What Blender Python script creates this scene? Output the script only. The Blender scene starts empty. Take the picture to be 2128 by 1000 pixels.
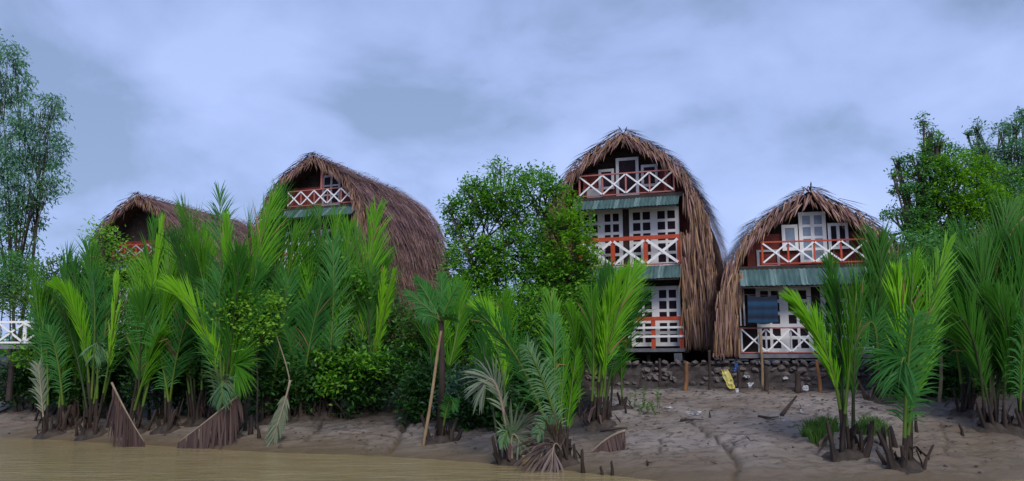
import bpy, math, random
import numpy as np
from mathutils import Vector, noise, Matrix

S = bpy.context.scene
COL = S.collection
rnd = random.Random(7)

# ------------------------------------------------------------------ camera
F, PITCH, CZ = 1700.0, math.radians(9), 1.8
cam_d = bpy.data.cameras.new('camera'); cam = bpy.data.objects.new('camera', cam_d); COL.objects.link(cam)
cam_d.sensor_width = 36; cam_d.lens = F / 2128 * 36; cam_d.clip_end = 3000; cam_d.clip_start = 0.1
cam.location = (0, 0, CZ); cam.rotation_euler = (math.radians(90) + PITCH, 0, 0)
S.camera = cam

# ------------------------------------------------------------------ world: bluish overcast sky
W = bpy.data.worlds.new('World'); S.world = W; W.use_nodes = True
nt = W.node_tree; nt.nodes.clear()
def N(t, typ, **k):
    n = t.nodes.new(typ)
    for a, v in k.items():
        if a.startswith('_'): n.inputs[a[1:].replace('_', ' ')].default_value = v
        else: setattr(n, a, v)
    return n
SUN_EL, SUN_AZ = math.radians(40), math.radians(166)
sky = N(nt, 'ShaderNodeTexSky', sky_type='NISHITA', sun_disc=False, sun_elevation=SUN_EL, sun_rotation=SUN_AZ, air_density=1.0, dust_density=2.0)
tc = N(nt, 'ShaderNodeTexCoord')
mp = N(nt, 'ShaderNodeMapping'); mp.inputs['Scale'].default_value = (1.7, 1.7, 2.6)
n1 = N(nt, 'ShaderNodeTexNoise', _Scale=2.4, _Detail=6.0, _Roughness=0.5, _Distortion=0.25)
cr = N(nt, 'ShaderNodeValToRGB')
cr.color_ramp.elements[0].position = 0.38; cr.color_ramp.elements[0].color = (0.205, 0.29, 0.475, 1)
cr.color_ramp.elements[1].position = 0.64; cr.color_ramp.elements[1].color = (0.362, 0.46, 0.77, 1)
e = cr.color_ramp.elements.new(0.5); e.color = (0.297, 0.387, 0.665, 1)
mulsky = N(nt, 'ShaderNodeMixRGB', blend_type='MULTIPLY', _Fac=1.0); mulsky.inputs[2].default_value = (0.10, 0.10, 0.10, 1)
mixs = N(nt, 'ShaderNodeMixRGB', _Fac=0.9)
sepn = N(nt, 'ShaderNodeSeparateXYZ')
hr = N(nt, 'ShaderNodeMapRange'); hr.inputs[1].default_value = 0.0; hr.inputs[2].default_value = 0.5; hr.inputs[3].default_value = 1.10; hr.inputs[4].default_value = 0.84
hm = N(nt, 'ShaderNodeVectorMath', operation='SCALE')
bg = N(nt, 'ShaderNodeBackground'); bg.inputs['Strength'].default_value = 1.0
wo = N(nt, 'ShaderNodeOutputWorld')
L = nt.links.new
L(tc.outputs['Generated'], mp.inputs[0]); L(mp.outputs[0], n1.inputs['Vector']); L(n1.outputs['Fac'], cr.inputs[0])
L(sky.outputs[0], mulsky.inputs[1]); L(mulsky.outputs[0], mixs.inputs[1]); L(cr.outputs[0], mixs.inputs[2])
L(tc.outputs['Generated'], sepn.inputs[0]); L(sepn.outputs['Z'], hr.inputs[0])
L(mixs.outputs[0], hm.inputs[0]); L(hr.outputs[0], hm.inputs['Scale'])
L(hm.outputs[0], bg.inputs['Color']); L(bg.outputs[0], wo.inputs[0])

sd = bpy.data.lights.new('sun', 'SUN'); sd.energy = 1.5; sd.angle = math.radians(25); sd.color = (1.0, 0.95, 0.86)
so = bpy.data.objects.new('sun', sd); COL.objects.link(so)
so.rotation_euler = (math.radians(90) - SUN_EL, 0, math.radians(14))
S.view_settings.view_transform = 'Standard'; S.view_settings.look = 'None'
S.view_settings.exposure = 0.55; S.view_settings.gamma = 1.0
S.cycles.max_bounces = 6; S.cycles.transparent_max_bounces = 4

# ------------------------------------------------------------------ pixel -> world helpers (photo measurements)
def ray(px, py):
    x = (px - 1064) / F; y = (500 - py) / F
    return Vector((x, math.cos(PITCH) - y * math.sin(PITCH), math.sin(PITCH) + y * math.cos(PITCH)))
def at(px, py, Y):
    d = ray(px, py); k = Y / d.y
    return Vector((d.x * k, Y, CZ + d.z * k))

# ------------------------------------------------------------------ mesh builder
class MB:
    def __init__(s): s.v = []; s.f = []; s.m = []
    def add(s, vs, fs, mi=0):
        o = len(s.v); s.v.extend([tuple(v) for v in vs]); s.f.extend([tuple(i + o for i in f) for f in fs]); s.m.extend([mi] * len(fs))
    def box(s, x0, x1, y0, y1, z0, z1, mi=0):
        s.add([(x0,y0,z0),(x1,y0,z0),(x1,y1,z0),(x0,y1,z0),(x0,y0,z1),(x1,y0,z1),(x1,y1,z1),(x0,y1,z1)],
              [(0,3,2,1),(4,5,6,7),(0,1,5,4),(1,2,6,5),(2,3,7,6),(3,0,4,7)], mi)
    def bar(s, a, b, w, d, up=(0,1,0), mi=0):
        a, b = Vector(a), Vector(b); t = (b - a).normalized(); u = Vector(up)
        n = t.cross(u).normalized(); u = n.cross(t).normalized()
        vs = [p + n * (w/2*i) + u * (d/2*j) for p in (a, b) for i, j in ((-1,-1),(1,-1),(1,1),(-1,1))]
        s.add(vs, [(0,1,2,3),(7,6,5,4),(0,4,5,1),(1,5,6,2),(2,6,7,3),(3,7,4,0)], mi)
    def tube(s, pts, radii, n=6, mi=0, cap=True):
        pts = [Vector(p) for p in pts]; vs = []; k = len(pts)
        for i, p in enumerate(pts):
            t = (pts[min(i+1,k-1)] - pts[max(i-1,0)])
            t = t.normalized() if t.length > 1e-6 else Vector((0,0,1))
            a = t.cross(Vector((0,1,0))); 
            if a.length < 0.05: a = t.cross(Vector((1,0,0)))
            a.normalize(); b = t.cross(a)
            for j in range(n):
                th = 2*math.pi*j/n
                vs.append(p + (a*math.cos(th) + b*math.sin(th)) * radii[i])
        fs = [(i*n+j, i*n+(j+1)%n, (i+1)*n+(j+1)%n, (i+1)*n+j) for i in range(k-1) for j in range(n)]
        if cap: fs += [tuple(range(n))[::-1], tuple(range((k-1)*n, k*n))]
        s.add(vs, fs, mi)
    def mesh(s, name, mats, smooth=False):
        me = bpy.data.meshes.new(name); me.from_pydata(s.v, [], s.f)
        for m in (mats if isinstance(mats, (list, tuple)) else [mats]): me.materials.append(m)
        if any(s.m): me.polygons.foreach_set('material_index', s.m)
        if smooth: me.polygons.foreach_set('use_smooth', [True]*len(me.polygons))
        me.update(); return me
    def build(s, name, mats, parent=None, smooth=False, loc=None):
        o = bpy.data.objects.new(name, s.mesh(name, mats, smooth)); COL.objects.link(o)
        if parent: o.parent = parent
        if loc is not None: o.location = loc
        return o
def tag(o, label=None, cat=None, group=None, kind=None):
    if label: o['label'] = label
    if cat: o['category'] = cat
    if group: o['group'] = group
    if kind: o['kind'] = kind
    return o
def thing(name, loc, label, cat, group=None, rz=0):
    o = bpy.data.objects.new(name, None); COL.objects.link(o); o.location = loc; o.rotation_euler = (0, 0, rz)
    o.empty_display_size = 0.2
    return tag(o, label, cat, group)
def obj(name, me, parent=None, loc=None):
    o = bpy.data.objects.new(name, me); COL.objects.link(o)
    if parent: o.parent = parent
    if loc is not None: o.location = loc
    return o

# ------------------------------------------------------------------ materials
def mat(name, c1, c2=None, rough=0.7, scale=4.0, detail=5, bump=0.0, bscale=30.0, spec=0.3, metal=0.0, island=0.0, stretch=(1,1,1), trans=0.0, p0=0.3, p1=0.7, c3=None):
    m = bpy.data.materials.new(name); m.use_nodes = True; t = m.node_tree; t.nodes.clear()
    out = N(t, 'ShaderNodeOutputMaterial'); b = N(t, 'ShaderNodeBsdfPrincipled')
    b.inputs['Roughness'].default_value = rough; b.inputs['Specular IOR Level'].default_value = spec; b.inputs['Metallic'].default_value = metal
    c2 = c2 or tuple(x*0.8 for x in c1)
    co = N(t, 'ShaderNodeTexCoord'); ma = N(t, 'ShaderNodeMapping'); ma.inputs['Scale'].default_value = stretch
    no = N(t, 'ShaderNodeTexNoise', _Scale=scale, _Detail=float(detail), _Roughness=0.6)
    ra = N(t, 'ShaderNodeValToRGB'); ra.color_ramp.elements[0].position = p0; ra.color_ramp.elements[1].position = p1
    ra.color_ramp.elements[0].color = (*c1, 1); ra.color_ramp.elements[1].color = (*c2, 1)
    if c3:
        q = ra.color_ramp.elements.new((p0+p1)/2); q.color = (*c3, 1)
    t.links.new(co.outputs['Object'], ma.inputs[0]); t.links.new(ma.outputs[0], no.inputs['Vector'])
    fac = no.outputs['Fac']
    if island:
        ge = N(t, 'ShaderNodeNewGeometry'); mx = N(t, 'ShaderNodeMix'); mx.inputs[0].default_value = island
        t.links.new(no.outputs['Fac'], mx.inputs[2]); t.links.new(ge.outputs['Random Per Island'], mx.inputs[3]); fac = mx.outputs[0]
    if name.startswith('frond'):
        oi = N(t, 'ShaderNodeObjectInfo'); m3 = N(t, 'ShaderNodeMix'); m3.inputs[0].default_value = .38
        t.links.new(fac, m3.inputs[2]); t.links.new(oi.outputs['Random'], m3.inputs[3]); fac = m3.outputs[0]
    t.links.new(fac, ra.inputs[0]); t.links.new(ra.outputs[0], b.inputs['Base Color'])
    if bump:
        bn = N(t, 'ShaderNodeTexNoise', _Scale=bscale, _Detail=6.0, _Roughness=0.65); bu = N(t, 'ShaderNodeBump', _Strength=bump, _Distance=0.02)
        t.links.new(ma.outputs[0], bn.inputs['Vector']); t.links.new(bn.outputs['Fac'], bu.inputs['Height']); t.links.new(bu.outputs[0], b.inputs['Normal'])
    if trans:
        tr = N(t, 'ShaderNodeBsdfTranslucent'); ms = N(t, 'ShaderNodeMixShader'); ms.inputs[0].default_value = trans
        br = N(t, 'ShaderNodeMixRGB', blend_type='MULTIPLY', _Fac=1.0); br.inputs[2].default_value = (1.3, 1.5, 0.6, 1)
        t.links.new(ra.outputs[0], br.inputs[1]); t.links.new(br.outputs[0], tr.inputs[0])
        t.links.new(b.outputs[0], ms.inputs[1]); t.links.new(tr.outputs[0], ms.inputs[2]); t.links.new(ms.outputs[0], out.inputs[0])
    else: t.links.new(b.outputs[0], out.inputs[0])
    return m
def leafm(name, c1, c2, rough=0.5, spec=0.2, trans=0.36, island=0.65, scale=0.9, c3=None):
    k = 1.0 if ('dark' in name or 'brown' in name or 'grey' in name) else 1.18
    c1, c2 = tuple(x*k for x in c1), tuple(x*k for x in c2); c3 = c3 and tuple(x*k for x in c3)
    return mat(name, c1, c2, rough=rough, spec=spec, trans=trans, island=island, scale=scale, detail=3, p0=0.15, p1=0.85, c3=c3)

M = {}
M['frond_mid']   = leafm('frond_mid',   (.034,.14,.006), (.145,.37,.014))
M['frond_dark']  = leafm('frond_dark',  (.020,.105,.008), (.070,.235,.020))
M['frond_teal']  = leafm('frond_teal',  (.022,.11,.022), (.07,.24,.05))
M['frond_bright']= leafm('frond_bright',(.075,.24,.006), (.185,.41,.014), trans=0.3)
M['frond_pale']  = leafm('frond_pale',  (.08,.17,.085), (.17,.29,.14))
M['frond_grey']  = leafm('frond_grey',  (.11,.15,.09), (.24,.27,.19), trans=.1)
M['frond_brown'] = leafm('frond_brown', (.022,.015,.017), (.13,.080,.07), trans=.05, rough=.7)
M['frond_husk'] = leafm('frond_husk', (.07,.05,.05), (.24,.18,.16), trans=.05, rough=.7)
M['frond_tan']   = leafm('frond_tan', (.12,.07,.04), (.34,.19,.09), trans=.1, rough=.7)
M['stalk_green'] = mat('stalk_green', (.05,.11,.012), (.11,.17,.02), rough=.45, scale=3)
M['stalk_dark']  = mat('stalk_dark', (.015,.03,.010), (.045,.06,.015), rough=.6, scale=3)
M['stalk_tan']   = mat('stalk_tan', (.20,.16,.11), (.34,.27,.19), rough=.7, scale=4)
M['butt']        = mat('butt', (.012,.009,.008), (.060,.040,.032), rough=.8, scale=5, bump=.4, bscale=18, stretch=(1,1,.3))
M['root_mud']    = mat('root_mud', (.022,.017,.014), (.075,.055,.043), rough=.8, scale=6, bump=.7, bscale=16)
M['bark']        = mat('bark', (.03,.024,.02), (.085,.07,.058), rough=.85, scale=6, bump=.6, bscale=25, stretch=(1,1,.35))
M['leaf_bush']   = leafm('leaf_bush', (.028,.12,.008), (.12,.31,.018), spec=.4)
M['leaf_light']  = leafm('leaf_light',(.08,.21,.02), (.24,.44,.05))
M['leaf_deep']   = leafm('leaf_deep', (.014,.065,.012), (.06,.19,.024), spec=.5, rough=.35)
M['leaf_dark']   = leafm('leaf_dark', (.012,.050,.010), (.045,.135,.028), spec=.3)  # understory shade put into the leaf colour
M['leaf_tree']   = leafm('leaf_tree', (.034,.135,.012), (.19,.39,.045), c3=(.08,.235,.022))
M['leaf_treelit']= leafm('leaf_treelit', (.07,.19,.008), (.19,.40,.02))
M['leaf_blue']   = leafm('leaf_blue', (.06,.15,.115), (.18,.34,.25), spec=.3)  # bluish haze tint put into the leaf colour
M['leaf_right']  = leafm('leaf_right',(.04,.14,.045), (.14,.33,.10), c3=(.075,.21,.06))
M['leaf_olive']  = leafm('leaf_olive',(.03,.085,.02), (.11,.20,.04))
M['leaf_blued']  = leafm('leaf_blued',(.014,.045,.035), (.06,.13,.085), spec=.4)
M['thatch']      = mat('thatch', (.070,.036,.035), (.52,.32,.285), rough=.8, scale=1.1, island=.58, p0=.05, p1=.95, c3=(.225,.122,.113), spec=.25)
M['thatch_tan']  = mat('thatch_tan', (.11,.054,.036), (.54,.325,.205), rough=.8, scale=1.1, island=.62, p0=.05, p1=.95, c3=(.25,.15,.085), spec=.25)
M['thatch_in']   = mat('thatch_in', (.05,.033,.028), (.12,.08,.06), rough=.95, scale=9, bump=.6, bscale=30, stretch=(1,1,.4))
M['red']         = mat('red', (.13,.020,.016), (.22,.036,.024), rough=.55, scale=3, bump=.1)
M['red_post']    = mat('red_post', (.40,.055,.024), (.52,.085,.035), rough=.5, scale=5, bump=.1)
M['pink_rail']   = mat('pink_rail', (.34,.11,.10), (.46,.18,.16), rough=.5, scale=5)
M['white']       = mat('white', (.78,.77,.79), (.86,.85,.86), rough=.5, scale=3, bump=.08)
M['white_dull']  = mat('white_dull', (.36,.37,.42), (.50,.50,.55), rough=.55, scale=3, bump=.08)
M['pane']        = mat('pane', (.012,.008,.014), (.035,.022,.034), rough=.4, scale=2, spec=.05)
M['pane_blue']   = mat('pane_blue', (.16,.22,.30), (.26,.32,.40), rough=.15, scale=2, spec=.5)
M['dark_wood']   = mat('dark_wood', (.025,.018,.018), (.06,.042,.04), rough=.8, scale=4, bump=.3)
M['beam_grey']   = mat('beam_grey', (.10,.10,.12), (.20,.20,.22), rough=.7, scale=6, bump=.2)
M['tin']         = mat('tin', (.035,.085,.085), (.11,.19,.185), rough=.45, metal=.15, scale=2.2, stretch=(5,1,.6), spec=.5, p0=.32, p1=.72)
M['tin_pale']    = mat('tin_pale', (.09,.16,.155), (.20,.29,.285), rough=.48, metal=.1, scale=3, stretch=(5,1,.8), spec=.5)
M['stone']       = mat('stone', (.045,.036,.036), (.17,.14,.135), rough=.85, scale=5, bump=.5, bscale=20, island=.3)
M['wallcore']    = mat('wallcore', (.035,.028,.028), (.09,.075,.07), rough=.95, scale=6, bump=.6, bscale=14)
M['stake_dark']  = mat('stake_dark', (.025,.018,.016), (.075,.052,.044), rough=.85, scale=6, bump=.4, stretch=(1,1,.3))
M['stake_tan']   = mat('stake_tan', (.075,.04,.024), (.29,.135,.055), rough=.75, scale=5, bump=.3, stretch=(1,1,.3))
M['bamboo']      = mat('bamboo', (.16,.10,.055), (.38,.27,.15), rough=.5, scale=5, stretch=(1,1,.4), bump=.15)
M['bamboo_yel']  = mat('bamboo_yel', (.42,.27,.07), (.56,.40,.13), rough=.45, scale=5)
M['yellow_rag']  = mat('yellow_rag', (.48,.40,.06), (.62,.58,.26), rough=.8, scale=5)
M['blue_bag']    = mat('blue_bag', (.02,.07,.30), (.05,.16,.46), rough=.4, scale=5)
M['litter']      = mat('litter', (.45,.46,.50), (.68,.68,.70), rough=.5, scale=9)
M['red_plastic'] = mat('red_plastic', (.38,.03,.02), (.45,.04,.03), rough=.35)

# striped blue towel
def towel_mat():
    m = bpy.data.materials.new('striped_towel'); m.use_nodes = True; t = m.node_tree; b = t.nodes['Principled BSDF']; b.inputs['Roughness'].default_value = .9
    co = N(t, 'ShaderNodeTexCoord'); sp = N(t, 'ShaderNodeSeparateXYZ'); ra = N(t, 'ShaderNodeValToRGB'); no = N(t, 'ShaderNodeTexNoise', _Scale=5.0)
    ad = N(t, 'ShaderNodeMath', operation='MULTIPLY_ADD'); ad.inputs[1].default_value = 0.04
    ra.color_ramp.interpolation = 'EASE'
    cols = [(0,(.008,.012,.03)),(.14,(.006,.05,.11)),(.26,(.008,.012,.03)),(.46,(.005,.042,.10)),(.56,(.009,.018,.045)),(.74,(.006,.055,.12)),(.86,(.008,.012,.03))]
    el = ra.color_ramp.elements; el[0].position, el[0].color = 0, (*cols[0][1],1); el[1].position, el[1].color = 1, (*cols[0][1],1)
    for p, c in cols[1:]: q = el.new(p); q.color = (*c,1)
    t.links.new(co.outputs['Generated'], sp.inputs[0]); t.links.new(co.outputs['Generated'], no.inputs['Vector'])
    t.links.new(no.outputs['Fac'], ad.inputs[0]); t.links.new(sp.outputs['Z'], ad.inputs[2]); t.links.new(ad.outputs[0], ra.inputs[0]); t.links.new(ra.outputs[0], b.inputs['Base Color'])
    return m
M['towel'] = towel_mat()

# mud: grey-brown, wetter/browner near the water, scattered dark flecks and wet rills
def mud_mat():
    m = bpy.data.materials.new('mud'); m.use_nodes = True; t = m.node_tree; b = t.nodes['Principled BSDF']
    b.inputs['Specular IOR Level'].default_value = .35
    co = N(t, 'ShaderNodeTexCoord'); lk = t.links.new
    big = N(t, 'ShaderNodeTexNoise', _Scale=.55, _Detail=5.0, _Roughness=.6)
    ra = N(t, 'ShaderNodeValToRGB'); e = ra.color_ramp.elements
    e[0].position = .33; e[0].color = (.165,.122,.088,1); e[1].position = .66; e[1].color = (.285,.245,.22,1)
    lk(co.outputs['Object'], big.inputs['Vector']); lk(big.outputs['Fac'], ra.inputs[0])
    mp = N(t, 'ShaderNodeMapping'); mp.inputs['Scale'].default_value = (1,2.2,1)
    fl = N(t, 'ShaderNodeTexNoise', _Scale=4.2, _Detail=4.0, _Roughness=.62, _Distortion=.8); lk(co.outputs['Object'], mp.inputs[0]); lk(mp.outputs[0], fl.inputs['Vector'])
    fr = N(t, 'ShaderNodeValToRGB'); fr.color_ramp.elements[0].position = .53; fr.color_ramp.elements[0].color = (0,0,0,1); fr.color_ramp.elements[1].position = .62; fr.color_ramp.elements[1].color = (.75,.75,.75,1)
    lk(fl.outputs['Fac'], fr.inputs[0])
    mx = N(t, 'ShaderNodeMixRGB'); mx.inputs[2].default_value = (.052,.041,.037,1); lk(fr.outputs[0], mx.inputs[0]); lk(ra.outputs[0], mx.inputs[1])
    at_ = N(t, 'ShaderNodeAttribute', attribute_name='wet'); sp = N(t, 'ShaderNodeSeparateColor'); lk(at_.outputs['Color'], sp.inputs[0])
    m2 = N(t, 'ShaderNodeMixRGB'); m2.inputs[2].default_value = (.045,.036,.032,1); lk(sp.outputs[0], m2.inputs[0]); lk(mx.outputs[0], m2.inputs[1])      # rill silt
    m3 = N(t, 'ShaderNodeMixRGB'); m3.inputs[2].default_value = (.135,.095,.052,1); lk(sp.outputs[1], m3.inputs[0]); lk(m2.outputs[0], m3.inputs[1])   # river silt
    m4 = N(t, 'ShaderNodeMixRGB'); m4.inputs[2].default_value = (.032,.026,.022,1); lk(sp.outputs[2], m4.inputs[0]); lk(m3.outputs[0], m4.inputs[1])    # humus, plus shade painted under palms and in the far corner
    lk(m4.outputs[0], b.inputs['Base Color'])
    rr = N(t, 'ShaderNodeMapRange'); rr.inputs[3].default_value = .62; rr.inputs[4].default_value = .34; lk(sp.outputs[1], rr.inputs[0]); lk(rr.outputs[0], b.inputs['Roughness'])
    bn = N(t, 'ShaderNodeTexNoise', _Scale=9.0, _Detail=8.0, _Roughness=.7); lk(mp.outputs[0], bn.inputs['Vector'])
    bu = N(t, 'ShaderNodeBump', _Strength=.55, _Distance=.05); lk(bn.outputs['Fac'], bu.inputs['Height']); lk(bu.outputs[0], b.inputs['Normal'])
    return m
M['mud'] = mud_mat()
def water_mat():
    m = bpy.data.materials.new('river_water'); m.use_nodes = True; t = m.node_tree; b = t.nodes['Principled BSDF']; lk = t.links.new
    b.inputs['Roughness'].default_value = .09; b.inputs['IOR'].default_value = 1.33; b.inputs['Specular IOR Level'].default_value = .42
    co = N(t, 'ShaderNodeTexCoord'); mp = N(t, 'ShaderNodeMapping'); mp.inputs['Scale'].default_value = (.55,1.5,1)
    no = N(t, 'ShaderNodeTexNoise', _Scale=1.1, _Detail=4.0); ra = N(t, 'ShaderNodeValToRGB'); e = ra.color_ramp.elements
    e[0].position = .3; e[0].color = (.275,.208,.092,1); e[1].position = .7; e[1].color = (.36,.28,.140,1)
    lk(co.outputs['Object'], mp.inputs[0]); lk(mp.outputs[0], no.inputs['Vector']); lk(no.outputs['Fac'], ra.inputs[0]); lk(ra.outputs[0], b.inputs['Base Color'])
    w = N(t, 'ShaderNodeTexNoise', _Scale=3.2, _Detail=5.0, _Roughness=.55, _Distortion=.3); lk(mp.outputs[0], w.inputs['Vector'])
    bu = N(t, 'ShaderNodeBump', _Strength=.6, _Distance=.08); lk(w.outputs['Fac'], bu.inputs['Height']); lk(bu.outputs[0], b.inputs['Normal'])
    return m
M['water'] = water_mat()

# ------------------------------------------------------------------ terrain
EDGE = [(-400,120),(-60,40),(-30,31),(-15.86,23.74),(-13.98,22.89),(-8.94,20.43),(-5.38,18.66),(-2.69,17.83),(-.22,16.31),(1.49,14.82),(2.65,13.7),(4.55,13.2),(7.06,13.6),(9.2,14.3),(15,16),(60,19),(400,60)]
WALL = [(-400,140),(-60,52),(-30,37),(-19,30.5),(-3.4,27),(3.1,23.5),(8.7,21.5),(13,20.9),(60,26),(400,80)]
def lerp_tab(T, x):
    for (a, b), (c, d) in zip(T, T[1:]):
        if x <= c: return b + (d - b) * max(0, (x - a) / (c - a))
    return T[-1][1]
RILLS = [  # drainage rills measured on the photograph: (pixel polyline, depth)
    ([(1420,868),(1445,885),(1480,905),(1515,932),(1530,955),(1528,975),(1522,1000)], .10, .07),
    ([(1550,905),(1525,920),(1512,932)], .06, .05),
    ([(1377,910),(1372,925),(1367,940)], .04, .04),
    ([(870,850),(845,870),(838,895),(825,915),(806,942)], .12, .08),
    ([(840,895),(815,880),(790,872)], .05, .05),
    ([(838,893),(860,885),(872,875)], .05, .05),
    ([(757,915),(760,930),(757,940)], .06, .06),
    ([(668,872),(660,893),(641,905),(638,918)], .07, .06),
    ([(1355,945),(1400,948),(1420,948)], .04, .04),
    ([(1956,880),(1968,910),(1966,940)], .05, .04),
]
def base_h(X, Y):
    ye, yw = lerp_tab(EDGE, X), lerp_tab(WALL, X)
    zb = 1.38 if X > 0 else 1.38 + min(.2, -X * .012)
    t = (Y - ye) / (yw - ye)
    if t <= 0: return max(-1.2, t * (yw - ye) * .22)
    if t < 1:
        return zb * (t ** .82)
    return zb + .58 * min(1, (t - 1) * (yw - ye) / .25) + min(1.6, max(0, (t-1)*(yw-ye) - 8)*.06)
rill_pts = []
def ray_ground(px, py, fn=base_h):
    d = ray(px, py); k = 8.0; c = Vector((0,0,CZ))
    while k < 90:
        p = c + d * k
        if p.z < fn(p.x, p.y): 
            for _ in range(8):
                k -= .01
                p = c + d * k
                if p.z >= fn(p.x, p.y): break
            return p
        k += .06
    return c + d * 30
RW = [([ray_ground(*q) for q in pl], dp, wd) for pl, dp, wd in RILLS]
def seg_d(x, y, a, b):
    ax, ay, bx, by = a.x, a.y, b.x, b.y; dx, dy = bx-ax, by-ay
    t = max(0, min(1, ((x-ax)*dx + (y-ay)*dy) / (dx*dx+dy*dy+1e-9)))
    return math.hypot(x-ax-dx*t, y-ay-dy*t)
RB = [(min(p.x for p in pl)-.5, max(p.x for p in pl)+.5, min(p.y for p in pl)-.5, max(p.y for p in pl)+.5) for pl, _, _ in RW]
def height(X, Y):
    h = base_h(X, Y); wet = 0.0
    ye, yw = lerp_tab(EDGE, X), lerp_tab(WALL, X)
    if -30 < X < 20 and 10 < Y < 34:
        v = Vector((X, Y*1.5, 0))
        a = noise.fractal(v*.7, 1.0, 2.0, 4) * .055 + noise.fractal(v*3.1, .8, 2.1, 4) * .018
        a += -abs(noise.noise(Vector((X*1.9+9, Y*3.4, 3)))) * .035
        sc_ = noise.noise(Vector((X*1.3, Y*4.2, 11))) + .5*noise.noise(Vector((X*3.1, Y*8.0, 4)))
        a += .022*max(-1, min(1, sc_*6)) + noise.noise(Vector((X*9, Y*13, 2)))*.010
        h += a * max(.25, min(1, (Y-ye)*.5 + .3))
        for (pl, dp, wd), bb in zip(RW, RB):
            if bb[0] < X < bb[1] and bb[2] < Y < bb[3]:
                wob = noise.noise(Vector((X*5, Y*5, 1))) * .09
                dd = min(seg_d(X + wob, Y + wob, p, q) for p, q in zip(pl, pl[1:]))
                if dd < wd * 2.2 * (1 + .5*noise.noise(Vector((X*2,Y*2,8)))):
                    k = math.exp(-(dd/wd*1.5)**4)
                    h -= dp * k; wet = max(wet, k)
    silt = max(0, min(1, 1 - (h - .02) / .42)) if Y < yw else 0
    if X > 7: silt = max(silt, max(0, min(1, (X-6.8)/1.6)) * max(0, 1-(Y-ye)/4.5))
    hum_shade = max(0, min(1, (Y - (yw - 1.2)) / 1.2 + noise.noise(Vector((X*.9, Y*.9, 5))) * .35))
    if X < 2.2: hum_shade = max(hum_shade, max(0, min(1, (Y - ye - 1.5) / 1.8 + noise.noise(Vector((X*.8, Y*.8, 7)))*.5)))  # shade beneath the palms painted into the ground colour
    if X > 8.5: hum_shade = max(hum_shade, .85*min(1, (X-8.5)/2.2)*max(0, min(1, (Y-ye-1.0)/2.0)))  # far corner: browner mud with the overhanging shade painted in
    return h, (wet, silt, hum_shade)

def axis(lo, hi, step, far):
    a = list(np.arange(lo, hi, step)); g = step
    up = [hi]; 
    while up[-1] < far: g *= 1.35; up.append(up[-1] + g)
    g = step; dn = [lo]
    while dn[-1] > -far: g *= 1.35; dn.append(dn[-1] - g)
    return dn[::-1][:-1] + a + up
XS = axis(-18, 13.5, .065, 420)
YS = [y for y in axis(12.6, 25, .05, 600) if y > 3]
def make_ground():
    vs, att = [], []
    for y in YS:
        for x in XS:
            h, w = height(x, y); vs.append((x, y, h)); att.append(w)
    nx = len(XS)
    fs = [(j*nx+i, j*nx+i+1, (j+1)*nx+i+1, (j+1)*nx+i) for j in range(len(YS)-1) for i in range(nx-1)]
    me = bpy.data.meshes.new('mud_bank'); me.from_pydata(vs, [], fs); me.materials.append(M['mud'])
    ca = me.color_attributes.new('wet', 'FLOAT_COLOR', 'POINT')  # red rill wetness, green silt, blue humus with painted shade
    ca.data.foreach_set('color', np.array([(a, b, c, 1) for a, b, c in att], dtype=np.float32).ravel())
    me.polygons.foreach_set('use_smooth', [True]*len(me.polygons)); me.update()
    tag(obj('mud_bank', me), 'sloping grey brown mud bank with drainage rills', None, None, 'structure')
make_ground()
def make_water():
    mb = MB()
    mb.add([(-420,-300,0),(420,-300,0),(420,130,0),(-420,130,0)], [(0,1,2,3)])
    tag(mb.build('river_water', M['water']), 'murky yellow brown river water along the bank', None, None, 'structure')
make_water()
def gz(X, Y): return height(X, Y)[0]

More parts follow.
